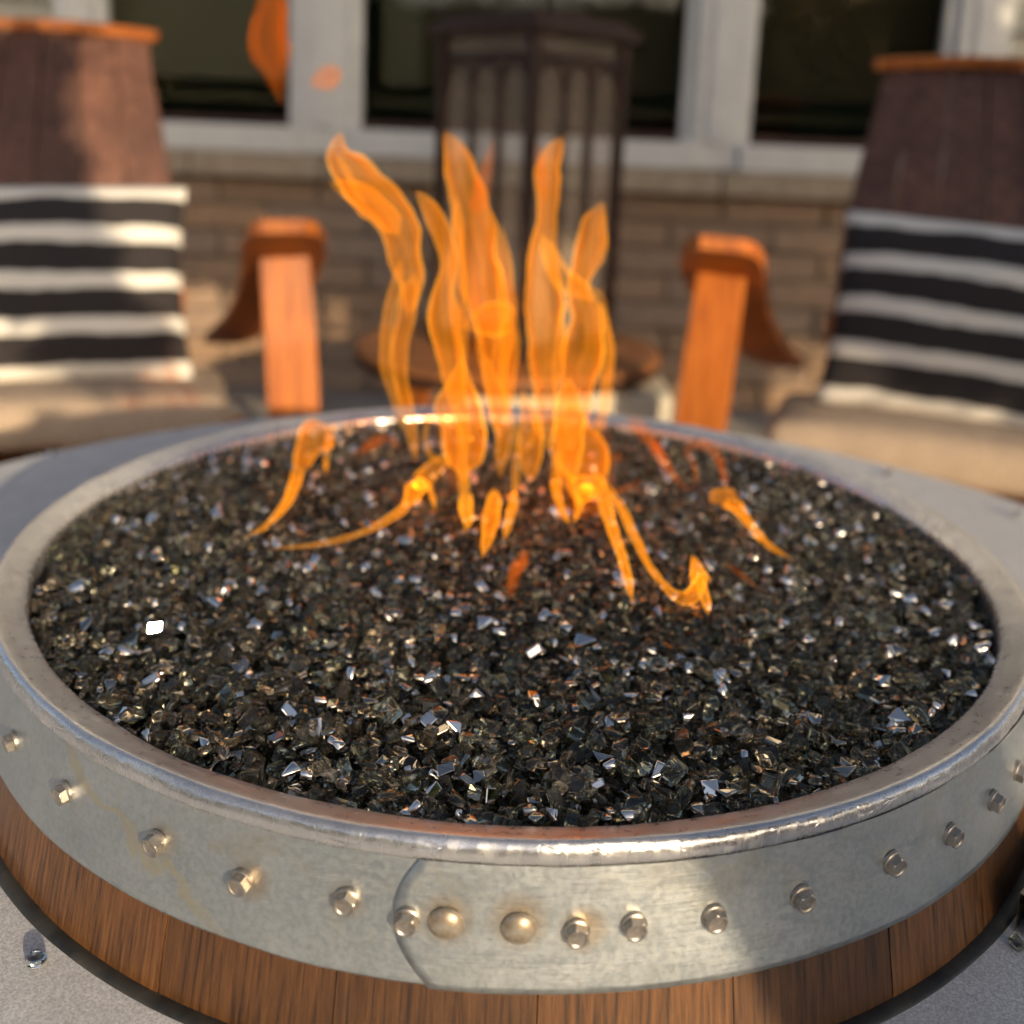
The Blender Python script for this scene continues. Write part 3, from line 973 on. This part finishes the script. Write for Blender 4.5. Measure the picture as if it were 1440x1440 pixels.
FLAMES = [
    [(-0.0804,0.1,0.773,0.003),(-0.0788,0.1,0.7909,0.007),(-0.0796,0.1,0.8059,0.01),(-0.087,0.1,0.8305,0.0124),(-0.0986,0.1,0.8497,0.0152),(-0.1146,0.1,0.8656,0.0162),(-0.1284,0.1,0.8796,0.0117),(-0.1304,0.1,0.89,0.0058),(-0.128,0.1,0.9001,0.0005)],
    [(-0.0764,0.106,0.7909,0.0035),(-0.0761,0.106,0.8059,0.005),(-0.0827,0.106,0.8305,0.0062),(-0.0933,0.106,0.8497,0.0076),(-0.1089,0.106,0.8656,0.0081),(-0.1243,0.106,0.8796,0.0059),(-0.1284,0.106,0.89,0.0029)],
    [(-0.0818,0.1,0.6868,0.0015),(-0.0895,0.1,0.7157,0.0031),(-0.096,0.1,0.7389,0.0041),(-0.0949,0.1,0.7648,0.004),(-0.0898,0.1,0.7929,0.004),(-0.0852,0.1,0.8157,0.002)],
    [(-0.0717,0.09,0.669,0.0025),(-0.0759,0.09,0.6979,0.004),(-0.0835,0.09,0.7288,0.005),(-0.0845,0.09,0.7544,0.0055),(-0.08,0.09,0.7823,0.0064),(-0.075,0.09,0.8049,0.0044)],
    [(-0.0342,0.07,0.6771,0.0025),(-0.0384,0.07,0.7026,0.0039),(-0.0436,0.07,0.7277,0.0068),(-0.0496,0.07,0.7524,0.0087),(-0.0532,0.07,0.7769,0.0106),(-0.0546,0.07,0.7939,0.0081),(-0.0513,0.07,0.8133,0.0057),(-0.0542,0.07,0.8323,0.0066),(-0.0617,0.07,0.8485,0.0066),(-0.069,0.07,0.8575,0.0038),(-0.0747,0.07,0.8634,0.0005)],
    [(-0.0398,0.076,0.7026,0.0019),(-0.046,0.076,0.7277,0.0034),(-0.0526,0.076,0.7524,0.0043),(-0.0569,0.076,0.7769,0.0053),(-0.0574,0.076,0.7939,0.004),(-0.0533,0.076,0.8133,0.0029),(-0.0565,0.076,0.8323,0.0033),(-0.064,0.076,0.8485,0.0033),(-0.0703,0.076,0.8575,0.0019)],
    [(-0.0403,0.1,0.7098,0.0026),(-0.0426,0.1,0.7515,0.004),(-0.0451,0.1,0.7872,0.0065),(-0.0475,0.1,0.8172,0.005),(-0.0477,0.1,0.8419,0.0035),(-0.0493,0.1,0.8614,0.0005)],
    [(-0.0133,0.16,0.6662,0.0056),(-0.0167,0.16,0.7119,0.0094),(-0.0214,0.16,0.7511,0.0153),(-0.0287,0.16,0.7894,0.0173),(-0.0341,0.16,0.8216,0.015),(-0.0412,0.16,0.8427,0.0133),(-0.0478,0.16,0.8662,0.0127),(-0.052,0.16,0.8812,0.0106),(-0.0576,0.16,0.8935,0.0063),(-0.0631,0.16,0.9031,0.0005)],
    [(-0.0134,0.166,0.7119,0.0047),(-0.016,0.166,0.7511,0.0076),(-0.0226,0.166,0.7894,0.0086),(-0.0289,0.166,0.8216,0.0075),(-0.0365,0.166,0.8427,0.0066),(-0.0434,0.166,0.8662,0.0063),(-0.0483,0.166,0.8812,0.0053),(-0.0554,0.166,0.8935,0.0032)],
    [(-0.0446,0.13,0.7623,0.001),(-0.0373,0.13,0.7637,0.0047),(-0.0279,0.13,0.7657,0.0105),(-0.0175,0.13,0.7666,0.0136),(-0.0091,0.13,0.7659,0.0105),(-0.0049,0.13,0.765,0.0021)],
    [(-0.0082,0.14,0.6837,0.0038),(-0.0081,0.14,0.7391,0.0069),(-0.0112,0.14,0.7769,0.0063),(-0.0147,0.14,0.8139,0.0047),(-0.0172,0.14,0.8374,0.0016)],
    [(0.0263,0.17,0.6589,0.0102),(0.0214,0.17,0.7053,0.0101),(0.0212,0.17,0.7453,0.0149),(0.0175,0.17,0.7787,0.0132),(0.0138,0.17,0.8117,0.0103),(0.0158,0.17,0.8389,0.0081),(0.0165,0.17,0.8593,0.0097),(0.0163,0.17,0.8753,0.0107),(0.0199,0.17,0.8902,0.008),(0.0262,0.17,0.903,0.0005)],
    [(0.0179,0.176,0.7053,0.005),(0.016,0.176,0.7453,0.0075),(0.0129,0.176,0.7787,0.0066),(0.0102,0.176,0.8117,0.0052),(0.013,0.176,0.8389,0.004),(0.0131,0.176,0.8593,0.0049),(0.0126,0.176,0.8753,0.0053),(0.0171,0.176,0.8902,0.004)],
    [(0.0413,0.13,0.672,0.0086),(0.0449,0.13,0.7163,0.0106),(0.0477,0.13,0.7436,0.0153),(0.0462,0.13,0.7703,0.0141),(0.0399,0.13,0.7922,0.0094),(0.043,0.13,0.8112,0.0103),(0.0494,0.13,0.828,0.0129),(0.0507,0.13,0.8414,0.0098),(0.0532,0.13,0.8507,0.0041),(0.0549,0.13,0.8579,0.0005)],
    [(0.0486,0.136,0.7163,0.0053),(0.0531,0.136,0.7436,0.0076),(0.0511,0.136,0.7703,0.007),(0.0432,0.136,0.7922,0.0047),(0.0466,0.136,0.8112,0.0052),(0.0539,0.136,0.828,0.0065),(0.0541,0.136,0.8414,0.0049),(0.0546,0.136,0.8507,0.0021)],
    [(0.0112,0.14,0.8333,0.0031),(0.0216,0.14,0.8101,0.0068),(0.0339,0.14,0.7969,0.0079),(0.0491,0.14,0.7879,0.0058),(0.0596,0.14,0.7894,0.0016)],
    [(-0.0363,0.07,0.6656,0.007),(-0.0386,0.07,0.6924,0.0177),(-0.0408,0.07,0.7152,0.0166),(-0.0414,0.07,0.7353,0.0088),(-0.04,0.07,0.7538,0.0005)],
    [(-0.0324,0.076,0.6924,0.0089),(-0.035,0.076,0.7152,0.0083),(-0.0383,0.076,0.7353,0.0044)],
    [(-0.0108,0.1,0.6575,0.0041),(-0.0094,0.1,0.6899,0.0067),(-0.0138,0.1,0.7109,0.0071),(-0.0206,0.1,0.7316,0.0056),(-0.0264,0.1,0.7501,0.001)],
    [(0.037,0.0779,0.6565,0.003),(0.0358,0.08,0.6715,0.009),(0.0353,0.08,0.6924,0.011),(0.035,0.08,0.7182,0.0089),(0.0345,0.08,0.7386,0.003)],
    [(-0.0306,-0.0064,0.6565,0.0009),(-0.0313,0.0256,0.6565,0.0042),(-0.0355,0.0693,0.6565,0.004),(-0.0397,0.1,0.6725,0.0036),(-0.0415,0.1,0.6992,0.002)],
    [(-0.0189,-0.0461,0.6565,0.0013),(-0.0161,0.0023,0.6565,0.0045),(-0.0142,0.0504,0.6565,0.0053),(-0.0153,0.0761,0.6565,0.0005)],
    [(-0.0067,-0.02,0.6565,0.0009),(-0.0032,0.0249,0.6565,0.0028),(-0.0002,0.0735,0.6565,0.0025),(-0.0,0.1,0.6742,0.0031),(-0.0001,0.1,0.7009,0.002)],
    [(-0.1633,-0.0307,0.6565,0.0009),(-0.1538,-0.0041,0.6565,0.0022),(-0.1517,0.0346,0.6565,0.0033),(-0.156,0.0881,0.6565,0.0046),(-0.1564,0.12,0.6668,0.009),(-0.1495,0.12,0.6797,0.0132),(-0.1437,0.12,0.6871,0.0063)],
    [(-0.1365,0.0905,0.6565,0.001),(-0.1434,0.13,0.6586,0.0022),(-0.1407,0.13,0.6727,0.0032),(-0.1365,0.13,0.6829,0.0037)],
    [(-0.1478,-0.0465,0.6565,0.0008),(-0.1166,-0.0347,0.6565,0.0017),(-0.0904,-0.0092,0.6565,0.0022),(-0.073,0.0341,0.6565,0.0038),(-0.0672,0.0835,0.6565,0.0071),(-0.0576,0.1,0.6637,0.0062),(-0.0444,0.1,0.6723,0.0021)],
    [(-0.0517,0.0234,0.6565,0.0005),(-0.0577,0.0609,0.6565,0.002),(-0.0668,0.0897,0.6565,0.0031)],
    [(-0.1248,0.1355,0.6565,0.0016),(-0.1123,0.1743,0.6565,0.0051),(-0.1043,0.1873,0.6565,0.0035),(-0.0889,0.1585,0.6565,0.0022)],
    [(0.0443,0.0474,0.6565,0.0024),(0.0518,0.09,0.6582,0.0112),(0.0477,0.09,0.6767,0.0173),(0.0406,0.09,0.6975,0.0131),(0.0353,0.09,0.7208,0.003)],
    [(0.0641,-0.0969,0.6565,0.0012),(0.0651,-0.0561,0.6565,0.0029),(0.0631,-0.0012,0.6565,0.0036),(0.0615,0.0633,0.6565,0.0044),(0.0572,0.1,0.6658,0.0041)],
    [(0.0585,0.1,0.6615,0.0026),(0.0706,0.0601,0.6565,0.0029),(0.0759,-0.0034,0.6565,0.0027),(0.0797,-0.0487,0.6565,0.0025),(0.0873,-0.0824,0.6565,0.0028),(0.097,-0.086,0.6565,0.0051),(0.1058,-0.0668,0.6565,0.0061),(0.1072,-0.044,0.6565,0.0034),(0.1081,-0.0282,0.6565,0.0004)],
    [(0.1029,-0.1094,0.6565,0.0008),(0.105,-0.0915,0.6565,0.0023),(0.1058,-0.0687,0.6565,0.0028),(0.1063,-0.0492,0.6565,0.0012)],
    [(0.0354,0.0127,0.6565,0.0018),(0.0301,0.0541,0.6565,0.0029),(0.0295,0.1,0.6603,0.0036),(0.0306,0.1,0.6808,0.0026)],
    [(0.0379,0.0154,0.6565,0.0014),(0.0438,0.0474,0.6565,0.0024),(0.0414,0.0859,0.6565,0.0031),(0.0376,0.1,0.6649,0.0021)],
    [(0.1352,0.0865,0.6565,0.001),(0.1199,0.103,0.6565,0.0026),(0.1163,0.1527,0.6565,0.0044),(0.1128,0.2134,0.6565,0.0065),(0.101,0.22,0.6665,0.0072),(0.0905,0.22,0.6722,0.0018)],
    [(0.1685,-0.0296,0.6565,0.0009),(0.1581,-0.0064,0.6565,0.0027),(0.1541,0.0397,0.6565,0.0038),(0.1518,0.068,0.6565,0.006),(0.1423,0.0755,0.6565,0.005),(0.1388,0.0839,0.6565,0.0015)],
    [(0.1518,0.0855,0.6565,0.001),(0.1578,0.132,0.6565,0.0032),(0.1586,0.17,0.6609,0.0045),(0.1462,0.17,0.6674,0.0051),(0.1358,0.17,0.6635,0.0034),(0.1381,0.1467,0.6565,0.0027),(0.1326,0.0922,0.6565,0.001)],
    [(0.1389,-0.0777,0.6565,0.0008),(0.1335,-0.0584,0.6565,0.0021),(0.1288,-0.0449,0.6565,0.0021),(0.1262,-0.037,0.6565,0.0004)],
    [(-0.0031,-0.1012,0.6565,0.0011),(-0.0003,-0.074,0.6565,0.004),(0.0042,-0.049,0.6565,0.0054),(0.008,-0.0318,0.6565,0.0013)],
    [(0.0502,0.1,0.6611,0.0021),(0.0681,0.1,0.6733,0.0041),(0.0813,0.1,0.6776,0.0015)],
    [(0.0565,0.0685,0.6565,0.002),(0.0781,0.0857,0.6565,0.0031),(0.0948,0.1,0.6608,0.001)],
    [(-0.1801,0.1,1.0011,0.0075),(-0.1746,0.1,0.9764,0.0142),(-0.1762,0.1,0.9558,0.0162),(-0.1739,0.1,0.9397,0.0106),(-0.1711,0.1,0.9235,0.0048),(-0.1683,0.1,0.9132,0.001)],
    [(-0.1579,0.13,0.9291,0.002),(-0.1489,0.13,0.9339,0.0085),(-0.1399,0.13,0.9376,0.0095),(-0.1309,0.13,0.9389,0.003)],
    [(-0.0344,0.1,0.8425,0.0059),(-0.0321,0.1,0.8621,0.0074),(-0.0293,0.1,0.8792,0.0059),(-0.0263,0.1,0.8913,0.0034),(-0.0237,0.1,0.9,0.0005)],
    [(0.0134,0.1,0.8542,0.0039),(0.0105,0.1,0.8735,0.0054),(0.0074,0.1,0.8878,0.0039),(0.0041,0.1,0.8982,0.0005)],
    [(-0.0885,0.1,0.8304,0.0069),(-0.101,0.1,0.8447,0.0089),(-0.1145,0.1,0.8564,0.0079),(-0.1283,0.1,0.8622,0.0039),(-0.1371,0.1,0.8638,0.0005)],
    [(0.0448,0.0238,0.6565,0.0047),(0.0492,0.0793,0.6565,0.0202),(0.0473,0.1,0.6761,0.0227),(0.0418,0.1,0.7026,0.0174),(0.0381,0.1,0.7262,0.0132),(0.0354,0.1,0.7495,0.003)],
    [(-0.042,0.0685,0.6565,0.005),(-0.0422,0.1,0.667,0.0186),(-0.0418,0.1,0.6912,0.0205),(-0.0425,0.1,0.715,0.0143),(-0.0421,0.1,0.7359,0.0041)],
    [(-0.0193,0.1,0.6948,0.0051),(-0.0196,0.1,0.7317,0.0203),(-0.0219,0.1,0.7677,0.0211),(-0.026,0.1,0.798,0.018),(-0.031,0.1,0.8278,0.0139),(-0.0377,0.1,0.8521,0.0069)],
    [(-0.021,0.11,0.7345,0.001),(-0.0158,0.11,0.7609,0.0015),(-0.0093,0.11,0.7768,0.002),(-0.0119,0.11,0.7921,0.001)],
    [(0.0309,0.12,0.6911,0.0011),(0.0256,0.12,0.7342,0.0016),(0.028,0.12,0.7713,0.0021),(0.0334,0.12,0.7872,0.001)],
    [(0.0633,0.12,0.7142,0.001),(0.0656,0.12,0.7465,0.0016),(0.0598,0.12,0.7752,0.0021),(0.0529,0.12,0.788,0.001)],
    [(-0.1315,0.09,0.8849,0.001),(-0.1228,0.09,0.8734,0.0019),(-0.1169,0.09,0.8602,0.0019),(-0.1095,0.09,0.8509,0.001)],
    [(-0.0493,0.1,0.664,0.001),(-0.0619,0.1,0.6716,0.0021),(-0.0664,0.1,0.6875,0.0021),(-0.0627,0.1,0.7036,0.001)],
    [(0.0046,0.1,0.6744,0.001),(0.0127,0.1,0.6908,0.0021),(0.0097,0.1,0.7119,0.0015),(0.0131,0.1,0.7278,0.0005)],
    [(0.0104,0.0898,0.6565,0.0031),(0.0113,0.1,0.6746,0.0083),(0.0088,0.1,0.6959,0.0092),(0.0046,0.1,0.7117,0.0041),(0.002,0.1,0.7247,0.001)],
    [(0.0606,0.14,0.6753,0.0033),(0.0663,0.14,0.7092,0.0043),(0.0665,0.14,0.7422,0.0048),(0.0618,0.14,0.7691,0.0037),(0.0583,0.14,0.7931,0.0011)],
]
HOT = {15, 20}
INNER = {1, 5, 8, 12, 14, 17}
HAZE = {46, 47, 48}
SOFT = {41, 42, 27, 34, 39, 40, 36, 37, 38, 43, 44, 8}
def tongue(pts, seed, per=7, n=40, t=0.0018, fs=1.0):
    r0 = random.Random(seed)
    C = spline(pts, per)
    ph = [r0.uniform(0, 6.28) for _ in range(6)]
    tw = r0.uniform(-1.5, 1.5)
    am = [fs * r0.uniform(.10, .22), fs * r0.uniform(.06, .15), fs * r0.uniform(.04, .09)]
    nr = len(C)
    # arc length for the swirl of the folds
    s = [0.0]
    for i in range(1, nr):
        s.append(s[-1] + float(np.linalg.norm(C[i][:3] - C[i - 1][:3])))
    V, F = [], []
    rings = []
    for inner in (0, 1):
        for i in range(nr):
            p = Vector(C[i][:3])
            w = max(float(C[i][3]), .0004)
            tg = Vector(C[min(i + 1, nr - 1)][:3] - C[max(i - 1, 0)][:3]).normalized()
            side = tg.cross(Vector((0, 1, 0)))
            if side.length < .2:
                side = tg.cross(Vector((0, 0, 1)))
            side.normalize()
            dep = side.cross(tg).normalized()
            end = min(i, nr - 1 - i) / 3.0
            wo = w * min(1.0, .15 + .85 * end) if end < 1 else w
            wo *= 1 + .20 * noise.noise((s[i] * 45, seed * 1.7, 0)) + .06 * noise.noise((s[i] * 110, seed * 2.3, 4))
            p = p + side * (w * (.28 * noise.noise((s[i] * 38, seed * .9, 7)) + .05 * noise.noise((s[i] * 100, seed * .6, 2))))
            wo = max(wo, .0003)
            wi = max(wo - t, wo * (.45 if t < .005 else .02)) if inner else wo
            b = len(V)
            rings.append(b)
            for k in range(n):
                a = 2 * math.pi * k / n
                fold = 1 + am[0] * math.sin(2 * a + ph[0] + tw * s[i] * 30) + am[1] * 1.5 * math.sin(3 * a + ph[1] - s[i] * 55) + am[2] * 1.3 * math.sin(5 * a + ph[2] + s[i] * 70)
                fold /= (1 + am[0] * .6)
                V.append(p + side * (wi * fold * math.cos(a)) + dep * (.62 * wi * fold * math.sin(a)))
    for q in range(2):
        rr = rings[q * nr:(q + 1) * nr]
        fl = []
        for a, b in zip(rr, rr[1:]):
            for k in range(n):
                fl.append((a + k, a + (k + 1) % n, b + (k + 1) % n, b + k))
        fl.append(tuple(rr[0] + k for k in range(n))[::-1])
        fl.append(tuple(rr[-1] + k for k in range(n)))
        if q:
            fl = [tuple(reversed(x)) for x in fl]
        F += fl
    h = len(F) // 2                          # make the outer skin face out and the inner skin face the hollow
    vol = 0.0
    c0 = V[0]
    for q in F[:h]:
        a = V[q[0]] - c0
        for i in range(1, len(q) - 1):
            vol += a.dot((V[q[i]] - c0).cross(V[q[i + 1]] - c0))
    if vol < 0:
        F = [tuple(reversed(q)) for q in F]
    me = bpy.data.meshes.new('flame_tongue')
    me.from_pydata(V, [], F)
    return me
fire = thing('fire', 'orange gas flames rising from the glass in the fire bowl', 'fire', (0, .1, ZR - .012))
for i, pts in enumerate(FLAMES):
    big_ = max(p[3] for p in pts) > .007
    if i in HAZE:                                       # faint glowing gas round the burner
        layers_ = [(FLAME_HAZE, 1.0, 100 + i, 1.0, .8)]
    elif i in INNER:                                    # a fold inside a larger sheet
        layers_ = [(FLAME_SKIN, .0002, 100 + i, 1.0, .8)]
    else:
        layers_ = [(FLAME_HOT if i in HOT else FLAME_SOFT if i in SOFT else FLAME, .0080 if i in SOFT else .0034, 100 + i, .96, .8)]
        if i not in SOFT:                               # thin bright skin of the sheet
            layers_.append((FLAME_SKIN, .0005, 100 + i, 1.0, .5))
    for m_, t_, sd_, sc_, fs_ in layers_:
        me = tongue([p[:3] + (p[3] * sc_,) for p in pts], sd_, t=t_, fs=fs_)
        f_ = me_obj('flame_tongue', me, m_, fire, True)
        f_.location = (0, -.1, -(ZR - .012))

# ================================================================== CHAIRS
def make_chair(label):
    ch = thing('barrel_chair', label, 'chair', group='barrel stave chairs around the fire pit')
    def part(name, path, w, th, wd, mat, cup=0.0, par=ch):
        V, F = slab(path, w, th, wd, cup)
        return mesh_obj(name, V, F, mat, par)
    # back staves
    nb = 5
    for k in range(nb):
        u = (k - (nb - 1) / 2) / ((nb - 1) / 2)
        path, ws = [], []
        for i in range(9):
            t = i / 8
            z = 0.26 + t * (0.835 - .015 * u * u)
            y = -0.005 + .335 * t - .055 * math.sin(math.pi * t) * 1.0 - .025 * u * u
            hw = .20 + .045 * math.sin(math.pi * min(1, t * 1.05)) - .02 * t
            path.append((u * hw * .80, y, z)); ws.append(hw * 2 / nb * .965)
        part('back_stave', path, ws, .022, (1, 0, 0), OAK_WINE, .0)
    path = [(-.20 + .40 * i / 6, .318 - .025 * ((i - 3) / 3) ** 2, 1.103 - .012 * ((i - 3) / 3) ** 2) for i in range(7)]
    part('lit_top_bar', path, .045, .022, (0, 1, .15), OAK_ORANGE)  # orange bar added for the sunlit end grain of the back staves
    part('back_brace', [(-.25, .20, .50), (.25, .20, .50)], .07, .022, (0, .3, 1), OAK_ORANGE)
    for k in range(6):
        y = -.29 + k * .088
        part('seat_slat', [(-.36, y, .275 - k * .012), (0, y, .262 - k * .012), (.36, y, .275 - k * .012)], .082, .022, (0, 1, -.12), OAK_ORANGE)
    part('apron', [(-.36, -.345, .235), (.36, -.345, .235)], .09, .022, (0, 0, 1), OAK_ORANGE)
    for s in (-1, 1):
        arm = [(s * .420, -.465, .737), (s * .424, -.44, .729), (s * .430, -.37, .706), (s * .436, -.29, .676), (s * .437, -.20, .634), (s * .430, -.11, .582), (s * .412, 0, .520), (s * .385, .12, .462), (s * .350, .24, .41), (s * .33, .30, .39)]
        part('arm', arm, [.075, .115, .145, .155, .15, .14, .125, .11, .10, .08], .024, (1, 0, 0), OAK_ORANGE if True else OAK_WINE)
        leg = [(s * .437, -.285, .662), (s * .446, -.30, .50), (s * .458, -.31, .25), (s * .468, -.30, 0)]
        part('front_leg', leg, [.088, .094, .094, .085], .026, (1, 0, 0), OAK_ORANGE)
        rail = [(s * .375, -.33, .235), (s * .37, 0, .20), (s * .36, .35, .13), (s * .35, .62, .0)]
        part('side_rail', rail, [.10, .11, .10, .06], .026, (0, .3, 1), OAK_ORANGE)
    return ch
chL = make_chair('barrel stave chair on the left holding a striped pillow partly in sun')
chL.location = (-.94, 1.44, 0); chL.rotation_euler = (0, 0, rad(17))
chR = copy_tree(chL)
chR['label'] = 'barrel stave chair on the right holding a striped pillow in shade'
chR.location = (.885, 1.43, 0); chR.rotation_euler = (0, 0, rad(-18))
chN = copy_tree(chL)
chN['label'] = 'unseen empty barrel stave chair placed behind the camera to shade the pit'
chN.location = CHN[:2] + (0,); chN.rotation_euler = (0, 0, rad(CHN[2]))

def cushion_mesh(w, d, h, seed, puff=.02, nx=26, ny=22, r=.03):
    """Boxy upholstered cushion with rounded, slightly sagging faces."""
    bm = bmesh.new()
    v, f = box_vf(-w / 2, w / 2, -d / 2, d / 2, 0, h)
    bv = [bm.verts.new(p) for p in v]
    for q in f:
        bm.faces.new([bv[i] for i in q])
    bmesh.ops.bevel(bm, geom=bm.edges[:], offset=r, segments=4, profile=.5, affect='EDGES')
    bmesh.ops.subdivide_edges(bm, edges=[e for e in bm.edges if e.calc_length() > .06], cuts=9, use_grid_fill=True)
    for q in bm.verts:
        c = q.co
        k = (1 - min(1, abs(c.x) / (w / 2)) ** 4) * (1 - min(1, abs(c.y) / (d / 2)) ** 4)
        if c.z > h * .6:
            c.z += puff * k
        nn = noise.noise(Vector((c.x * 9, c.y * 9, c.z * 4 + seed)))
        c.y += .006 * nn; c.z += .004 * nn
    bmesh.ops.triangulate(bm, faces=[x for x in bm.faces if len(x.verts) > 4])
    me = bpy.data.meshes.new('seat_cushion')
    bm.to_mesh(me); bm.free()
    return me
def pillow_mesh(w, h, th, seed):
    nx, nz = 36, 28
    V, F = [], []
    for sgn in (-1, 1):
        for j in range(nz + 1):
            for i in range(nx + 1):
                u, v = -1 + 2 * i / nx, -1 + 2 * j / nz
                e = ((1 - u * u) * (1 - v * v)) ** .38
                pin = 1 - .07 * (1 - v * v) * u * u
                piv = 1 - .06 * (1 - u * u) * v * v
                x, z = u * w / 2 * pin, v * h / 2 * piv
                wr = noise.noise(Vector((u * 2.5, v * 2.5, seed + sgn)))
                V.append((x, sgn * (th / 2 * e) * (1 + .12 * wr), z + .008 * wr * (1 - v * v) - .012 * u * u * (v > 0) * v))
    m = (nx + 1) * (nz + 1)
    for q in range(2):
        for j in range(nz):
            for i in range(nx):
                a = q * m + j * (nx + 1) + i
                fc = (a, a + 1, a + nx + 2, a + nx + 1)
                F.append(fc if q == 0 else fc[::-1])
    me = bpy.data.meshes.new('striped_pillow')
    me.from_pydata(V, [], F)
    bm = bmesh.new(); bm.from_mesh(me); bmesh.ops.remove_doubles(bm, verts=bm.verts, dist=.0004); bm.to_mesh(me); bm.free()
    return me
for ch, cl_, pl_, seed in ((chL, 'tan tweed seat cushion on the left chair, half in sun', 'black and white striped pillow on the left chair with a sunlit corner', 1.3),
                           (chR, 'tan tweed seat cushion on the right chair', 'black and white striped pillow on the right chair in shade', 5.1)):
    Mx = Matrix.Translation(ch.location) @ Matrix.Rotation(ch.rotation_euler.z, 4, 'Z')
    cu = me_obj('seat_cushion', cushion_mesh(.665, .46, .085, seed), TWEED, None, True)
    cu.matrix_world = Mx @ Matrix.Translation((0, -.075, .287)) @ Matrix.Rotation(rad(-5), 4, 'X')
    tag(cu, cl_, 'cushion', 'seat cushions on the barrel chairs')
    pi_ = me_obj('striped_pillow', pillow_mesh(.51, .43, .15, seed), STRIPE, None, True)
    pi_.matrix_world = Mx @ Matrix.Translation((.01, -.005, .570)) @ Matrix.Rotation(rad(-17), 4, 'X') @ Matrix.Rotation(rad(3.5 if ch is chR else -1), 4, 'Y')
    tag(pi_, pl_, 'pillow', 'striped pillows on the barrel chairs')

# ================================================================== SIDE TABLE, LANTERN, STONE
LX, LY, TZ = 0.005, 1.70, 0.432
tb = thing('side_table', 'small round barrel head side table carrying the tall lantern', 'table', (-.015, LY, 0))
V, F = revolve([(.001, TZ), (.335, TZ), (.346, TZ - .004), (.350, TZ - .010), (.350, TZ - .036), (.34, TZ - .040), (.001, TZ - .040)], 72)
mesh_obj('table_top', V, F, OAK_TABLE, tb)
V, F = revolve([(.3512, TZ - .014), (.3522, TZ - .015), (.3522, TZ - .033), (.3512, TZ - .034)], 72)
mesh_obj('table_hoop', V, F, IRON, tb)
for k in range(4):
    a = rad(52 + 90 * k)
    c0 = Vector((math.sin(a), -math.cos(a), 0))
    tn = Vector((math.cos(a), math.sin(a), 0))
    V, F = slab([c0 * .30 + Vector((0, 0, TZ - .05)), c0 * .325 + Vector((0, 0, .2)), c0 * .34], [.06, .06, .05], .024, tn)
    mesh_obj('leg', V, F, OAK_ORANGE, tb)

ln = thing('lantern', 'tall dark bronze lantern with arched glass sides on the side table', 'lantern', (LX + .01, LY, TZ), rad(45))
H = .678; hs = .138
def lb(name, x0, x1, y0, y1, z0, z1, mat=IRON, par=ln, bev=.003):
    return box(name, x0, x1, y0, y1, z0, z1, mat, par, bev)
lb('base', -hs - .012, hs + .012, -hs - .012, hs + .012, 0.0, .035)
lb('roof', -hs - .028, hs + .028, -hs - .028, hs + .028, H, H + .022)
lb('roof_cap', -hs - .008, hs + .008, -hs - .008, hs + .008, H + .023, H + .040)
for sx in (-1, 1):
    for sy in (-1, 1):
        lb('corner_post', sx * hs - .011, sx * hs + .011, sy * hs - .011, sy * hs + .011, .036, H - .001)
for k in range(4):
    Rz = Matrix.Rotation(math.pi / 2 * k, 4, 'Z')
    pane = lb('pane', -hs + .012, hs - .012, -.0015, .0015, .036, H - .001, LGLASS, ln, 0)
    pane.matrix_local = Rz @ Matrix.Translation((0, -hs + .004, 0))
    V, F = [], []
    def bar(path, th=.009):
        v, f = slab(path, th, .009, (1, 0, .001) if abs(path[0][0] - path[-1][0]) < .002 else (0, 0, 1))
        b = len(V); V.extend(v); F.extend(tuple(i + b for i in q) for q in f)
    w3 = (2 * hs - .022) / 3
    for j in (-.5, .5):
        bar([(j * w3, -hs, .036), (j * w3, -hs, H - .12)], .010)
    for j in (-1, 0, 1):                                  # pointed arches at the top of each light
        for s in (-1, 1):
            pts_ = [(j * w3 + s * w3 * .5 * math.cos(t) ** .8, -hs, H - .12 + .065 * math.sin(t)) for t in (0.0, .35, .7, 1.05, 1.5)]
            bar(pts_, .009)
    bar([(-hs + .01, -hs, H - .045), (hs - .01, -hs, H - .045)], .014)
    tr_ = mesh_obj('tracery', V, F, IRON, ln)
    tr_.matrix_local = Rz
st_ = box('stone_block', -.105, .335, 1.46, 1.80, 0.0, .384, STONE, None, .012)
tag(st_, 'pale cream stone block standing under the round side table', 'stone block')
